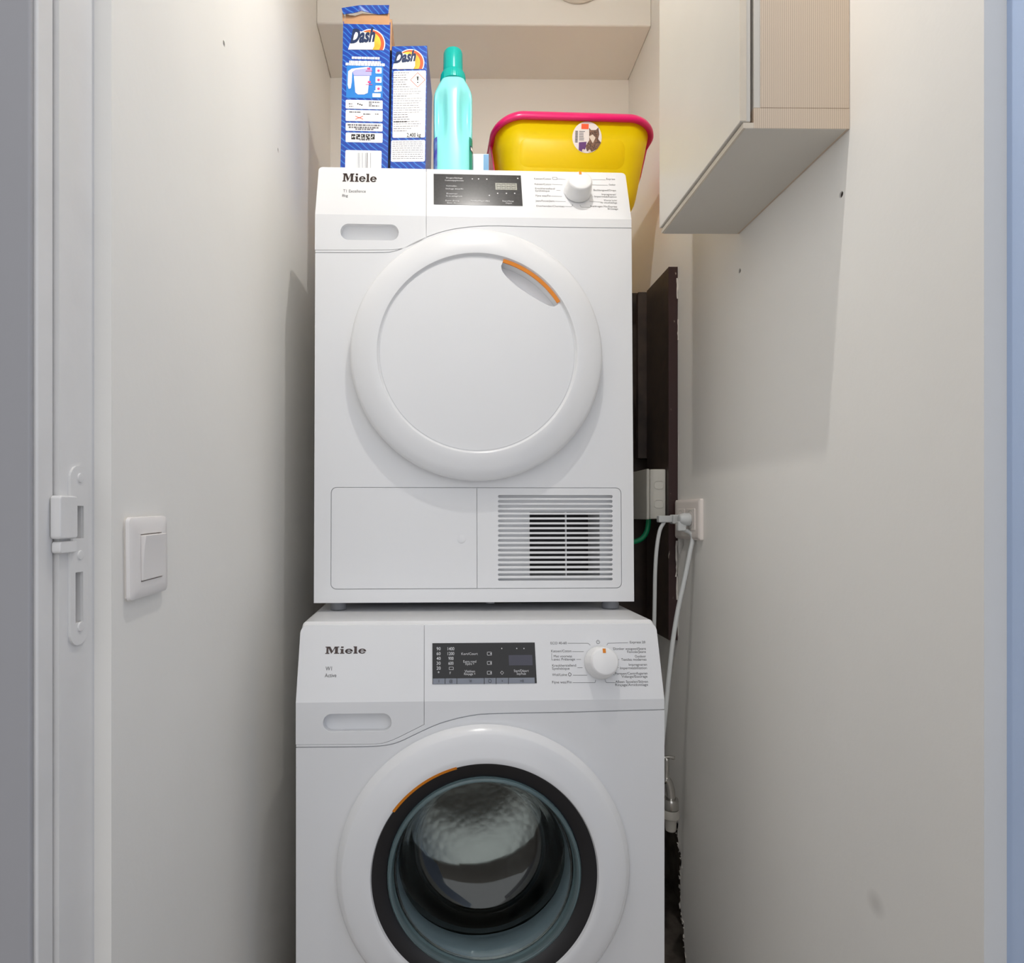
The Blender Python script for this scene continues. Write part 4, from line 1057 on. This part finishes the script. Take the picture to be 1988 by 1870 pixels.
p.build('barcode', 'print_dark', st, tf, 0.0007)
p = Print()
for k in range(6): a = LT(1124, 272-3*k); b_ = LT(1134+rnd.uniform(-2, 2), 271-3*k); p.rect(a[0], b_[0], a[1], b_[1])
p.build('small_lettering', 'text_grey', st, tf, 0.0007)

# ------------------------------------------------------------------ wall cabinet on the right wall
q0 = atX(1650, 250, XR); YC0 = q0.y; ZC0 = q0.z; YC1 = atX(1435, 454, XR).y
XC0 = atY(1443, 250, YC0).x; XD0 = atY(1437, 237, YC0).x; XD1 = atY(1458, 237, YC0).x; XK = atY(1464, 230, YC0).x
ZS = atY(1500, 210, YC0).z; ZTOP = 2.12
cab = tag(empty('wall_cabinet', (XR, YC0, ZC0)), 'small beige woodgrain wall cabinet with white door on the right-hand wall', 'cabinet')
def cl_(x0, x1, y0, y1, z0, z1): return box(x0-XR, x1-XR, y0-YC0, y1-YC0, z0-ZC0, z1-ZC0)
XR_ = XR-0.0005
mk('side_panel', cl_(XK+0.0085, XR_, YC0, YC0+0.016, ZS+0.0006, ZTOP), 'grain', cab, bevel=0.0006)
mk('front_edge_strip', cl_(XK, XK+0.0082, YC0+0.0003, YC0+0.016, ZS+0.0006, ZTOP), 'cab_white', cab, bevel=0.0004)
zst = atY(1450, 236, YC0).z
bm = cl_(XK-0.0005, XR_, YC0, YC1, ZC0, ZS); 
mk('bottom_panel', bm, 'grain', cab)
mk('bottom_lip', cl_(XC0, XK-0.0005, YC0, YC1, ZC0, zst-0.0015), 'edge_band', cab)
bm = cl_(XC0+0.003, XR_-0.004, YC0+0.0005, YC1-0.0005, ZC0-0.0006, ZC0+0.0005); mk('underside', bm, 'cab_white', cab)
mk('side_panel', cl_(XK, XR_, YC1-0.016, YC1, ZS+0.0006, ZTOP), 'grain', cab)
mk('top_panel', cl_(XK, XR_, YC0, YC1, ZTOP, ZTOP+0.016), 'grain', cab)
mk('back_panel', cl_(XR_-0.004, XR_, YC0+0.016, YC1-0.016, ZS, ZTOP), 'cab_white', cab)
dr_ = mk('cabinet_door', cl_(XD0, XD1, YC0+0.0005, YC1-0.0003, zst, ZTOP+0.016), 'cab_white', cab, bevel=0.0015)
mk('edge_banding', cl_(XD0-0.0002, XD1-0.006, YC0, YC0+0.0008, zst+0.001, ZTOP), 'edge_band', dr_)

# ------------------------------------------------------------------ dark board, junction box, socket, cables, tap
PY0 = atX(1315.5, 700, XR-0.001).y
xs0 = atY(1298, 700, PY0).x; xs1 = XR-0.001
ztp = atY(1306, 518, PY0).z; zbt = atY(1306, 1243, PY0).z; PY1 = PY0*1.108
bd = tag(empty('dark_board', (xs1, PY0, zbt)), 'dark brown upright board with chipped painted edge beside the dryer', 'board')
def bl_(x0, x1, y0, y1, z0, z1): return box(x0-xs1, x1-xs1, y0-PY0, y1-PY0, z0-zbt, z1-zbt)
mk('side_board', bl_(xs0, xs1, PY0+0.0015, PY1, zbt, ztp), 'panel_brown', bd, bevel=0.001)
mk('chipped_edge', bl_(xs0, xs1, PY0, PY0+0.0014, zbt, ztp), 'chipped_edge', bd)
xr0 = atY(1239, 700, PY1).x; xr1 = atY(1259, 700, PY1).x
mk('rear_board', bl_(xr0, xr1, PY1, PY1+0.018, atY(1250, 890, PY1).z, atY(1250, 567, PY1).z), 'panel_brown', bd, bevel=0.001)
mk('back_board', bl_(xr0-0.10, xs1, PY1+0.05, PY1+0.062, zbt-0.05, atY(1250, 569, PY1+0.05).z), 'panel_brown', bd)
# pale chipped plaster along the board's wall side
bm = bmesh.new()
for px0, py0, py1, w in ((1313, 540, 580, 4), (1315, 620, 660, 3), (1316, 840, 930, 4), (1311, 1050, 1120, 6), (1312, 1090, 1165, 5), (1314, 1190, 1235, 5)):
    q = []; rn = random.Random(px0+py0)
    for k in range(7): q.append((px0+w/2+w/2*rn.uniform(.3, 1), py0+(py1-py0)*k/6))
    for k in range(6, -1, -1): q.append((px0+w/2-w/2*rn.uniform(.2, 1), py0+(py1-py0)*k/6))
    vs = []
    for a, c in q:
        pp = atY(a, c, PY0-0.0012); vs.append(bm.verts.new(pp-Vector((xs1, PY0, zbt))))
    f = bm.faces.new(vs); e = bmesh.ops.extrude_face_region(bm, geom=[f])
    for v in e['geom']:
        if isinstance(v, bmesh.types.BMVert): v.co.y += 0.0011
bmesh.ops.triangulate(bm, faces=bm.faces[:]); bmesh.ops.recalc_face_normals(bm, faces=bm.faces)
o = mk('paint_flakes', bm, 'plaster', bd); o['kind'] = 'stuff'
# junction box
JY0 = PY0+0.015
jx1 = xs0-0.0005; jx0 = atY(1262, 950, JY0).x; jz1 = atY(1280, 911, JY0).z; jz0 = atY(1280, 1008, JY0).z; JY1 = JY0+0.105
jb = tag(empty('junction_box', (jx1, JY0, jz0)), 'light grey plastic junction box with two knockouts on the dark board', 'junction box')
def jl(x0, x1, y0, y1, z0, z1): return box(x0-jx1, x1-jx1, y0-JY0, y1-JY0, z0-jz0, z1-jz0)
mk('housing', jl(jx0, jx1, JY0, JY1, jz0, jz1), 'box_plastic', jb, bevel=0.003)
mk('cover', jl(jx0-0.008, jx0-0.0006, JY0-0.001, JY1+0.001, jz0-0.001, jz1+0.001), 'box_plastic', jb, bevel=0.003)
for py in (941.5, 978.5):
    c = atY(1279, py, JY0); bm = plate(rrect(c.x-.0095-jx1, c.x+.0095-jx1, c.z-jz0-.0085, c.z-jz0+.0085, 0.006), 0.0004, lambda z: -0.0003)
    mk('knockout', bm, 'box_recess', jb)
    ro = rrect(c.x-.0105-jx1, c.x+.0105-jx1, c.z-jz0-.0098, c.z-jz0+.0095, 0.0068); ri = rrect(c.x-.0095-jx1, c.x+.0095-jx1, c.z-jz0-.0085, c.z-jz0+.0085, 0.006)
    bm = bmesh.new(); A = [bm.verts.new((x, -0.0002, z)) for x, z in ro]; B_ = [bm.verts.new((x, -0.0014, z)) for x, z in [( (a[0]+b_[0])/2, (a[1]+b_[1])/2) for a, b_ in zip(ro, ri)]]; C_ = [bm.verts.new((x, -0.0004, z)) for x, z in ri]
    for P_, Q_ in ((A, B_), (B_, C_)):
        for i in range(len(P_)): bm.faces.new((P_[i], P_[(i+1) % len(P_)], Q_[(i+1) % len(P_)], Q_[i]))
    bmesh.ops.recalc_face_normals(bm, faces=bm.faces); mk('knockout_rim', bm, 'box_plastic', jb, smooth='all')
# green conduit
gp = [atY(px, py, JY0+0.045) for px, py in ((1259, 1004), (1258.5, 1018), (1255, 1033), (1247, 1045), (1235, 1051), (1222, 1053))]
tag(mk('green_conduit', tube(gp, 0.0060), 'green', smooth='all'), 'green conduit curving out from under the junction box', 'conduit')
# double socket plate
SY0 = atX(1366, 1000, XR).y; SY1 = PY0-0.0015; SZ1 = atX(1366, 968, XR).z; SZ0 = atX(1366, 1050, XR).z
so_ = tag(empty('wall_socket', (XR, (SY0+SY1)/2, (SZ0+SZ1)/2)), 'white double power socket on the plaster wall with two plugs', 'socket')
hy = (SY1-SY0)/2; hz = (SZ1-SZ0)/2
mk('cover_plate', dome(lambda i: rrect(-hy+i, hy-i, -hz+i, hz-i, 0.004), [(-0.0005, 0), (-0.006, 0.0003), (-0.0085, 0.003), (-0.0092, 0.008)]), 'socket_white', so_, smooth=True)
for yy in (-hy*.38, hy*.42):
    mk('socket_insert', dome(lambda i: rrect(yy-.0225+i, yy+.0225-i, -.0225+i, .0225-i, 0.002), [(-0.0085, 0), (-0.0102, 0), (-0.0106, 0.0006)]), 'socket_white', so_)
    mk('socket_well', lathe([(0.0195, -0.0107), (0.0185, -0.0108), (0.0175, -0.0104), (0, -0.0104)], 32, 'X', off=(0, yy, 0)), 'box_recess', so_)
# plugs with cables
def cable_thing(name, label, plug_bm, pts, r):
    o = empty(name, pts[0]); tag(o, label, 'power cable')
    c = tube([Vector(p)-Vector(pts[0]) for p in pts], r); mk('cord', c, 'cable', o, smooth='all')
    for v in plug_bm.verts: v.co -= Vector(pts[0])
    mk('plug', plug_bm, 'cable', o, bevel=0.0025); return o
sw_y = so_.location.y; sw_z = so_.location.z
y_near = sw_y-hy*.38; y_far = sw_y+hy*.42
# flat plug (far socket), cord arches left and drops in front of the dark board
fp = [atY(1312, 1003, y_far)]
xp = XR-0.0105
bm = box(xp-0.020, xp, y_far-0.012, y_far+0.012, sw_z-0.010, sw_z+0.010); box(xp-0.050, xp-0.0195, y_far-0.008, y_far+0.008, sw_z-0.007, sw_z+0.008, bm)
st_ = Vector((xp-0.046, y_far, sw_z+0.001))
pts = [st_]+[atY(px, py, y_far-0.02*i/5) for i, (px, py) in enumerate(((1290, 1011), (1281, 1030), (1275, 1065), (1272, 1110), (1271, 1160), (1270, 1215), (1268, 1300)))]
cable_thing('power_cable', 'white power cable arching from the socket and dropping between the machines', bm, pts, 0.0042)
bm = lathe([(0, 0.0), (0.0125, 0.0), (0.0138, -0.003), (0.0138, -0.014), (0.010, -0.024), (0, -0.026)], 24, 'X', off=(xp, y_near, sw_z)); 
box(xp-0.028, xp-0.010, y_near-0.007, y_near+0.007, sw_z-0.024, sw_z-0.004, bm)
st_ = Vector((xp-0.020, y_near, sw_z-0.018))
pts = [st_]+[atY(px, py, y_near-0.010*i) for i, (px, py) in enumerate(((1344, 1040), (1339, 1075), (1329, 1125), (1317, 1180), (1307, 1240), (1299, 1310), (1292, 1380), (1284, 1460)))]
cable_thing('power_cable', 'white power cable hanging from the socket down behind the washing machine', bm, pts, 0.0046)
# tap with hose connector
TY = 1.33
tp = lambda px, py: atY(px, py, TY)
t0 = tp(1302, 1605); tap = tag(empty('water_tap', t0), 'chrome water tap with grey hose connector beside the washing machine', 'tap')
tl = lambda px, py: tp(px, py)-t0
bm = tube([tl(1290, 1512), tl(1297, 1518), tl(1301, 1534), tl(1302.5, 1552)], (0.0085, 0.0100)); mk('spout', bm, 'chrome', tap, smooth='all')
bm = tube([tl(1288, 1471), tl(1300, 1470), tl(1309, 1472)], (0.0028, 0.0042)); mk('handle', bm, 'chrome', tap, smooth='all')
bm = tube([tl(1294, 1472), tl(1294, 1495), tl(1293, 1515)], 0.006); mk('stem', bm, 'chrome', tap, smooth='all')
c = tl(1302, 1560)
def zrow(prof): return lathe([(r_, tl(1302, py).z) for r_, py in prof], 32, 'Z', off=(c.x, 0, 0))
mk('chrome_nut', zrow(((0, 1549), (0.0155, 1550), (0.0165, 1553), (0.0165, 1568), (0.0150, 1570), (0, 1570))), 'chrome', tap, smooth=True)
bm = zrow(((0, 1571), (0.0165, 1571), (0.0185, 1575), (0.0185, 1586), (0.0165, 1588), (0, 1588)))
mk('connector_nut', bm, 'connector', tap, smooth=True)
mk('hose_tail', zrow(((0, 1588), (0.0125, 1588), (0.0115, 1606), (0.0105, 1612), (0, 1612))), 'connector', tap, smooth=True)

# ------------------------------------------------------------------ vent on the bulkhead, lamp
vc = atY(1121, -49, YBULK-0.001); vr = (atY(1179, -49, YBULK).x-atY(1121, -49, YBULK).x)
ve = tag(empty('air_valve', vc), 'round white ventilation valve on the bulkhead above the litter tray', 'air vent')
mk('collar', lathe([(vr*.98, 0.0), (vr, -0.006), (vr*.97, -0.010), (vr*.86, -0.012), (vr*.80, -0.004)], 64), 'vent_white', ve, smooth=True)
mk('cone', lathe([(vr*.76, -0.002), (vr*.74, -0.014), (vr*.6, -0.017), (0, -0.018)], 64), 'vent_white', ve, smooth=True)
lp = tag(empty('ceiling_spotlight', (LAMP.x, LAMP.y, ZCEIL)), 'ceiling spotlight with dark downward shade near the doorway', 'lamp')
zl_ = LAMP.z-ZCEIL
mk('canopy', lathe([(0, 0), (0.045, 0), (0.045, -0.02), (0.01, -0.026), (0, -0.026)], 32, 'Z'), 'lamp_metal', lp, smooth=True)
mk('stem', lathe([(0.006, -0.02), (0.006, zl_+0.11)], 16, 'Z'), 'lamp_metal', lp, smooth=True)
mk('shade', lathe([(0, zl_+0.115), (0.03, zl_+0.11), (0.045, zl_+0.07), (0.05, zl_-0.0055), (0.048, zl_-0.0055), (0.043, zl_+0.06), (0, zl_+0.065)], 40, 'Z'), 'lamp_metal', lp, smooth=True)
mk('bulb', lathe([(0, zl_+0.021), (0.02, zl_+0.024), (0.028, zl_+0.042), (0.014, zl_+0.066), (0, zl_+0.066)], 24, 'Z'), 'lamp_face', lp, smooth=True)
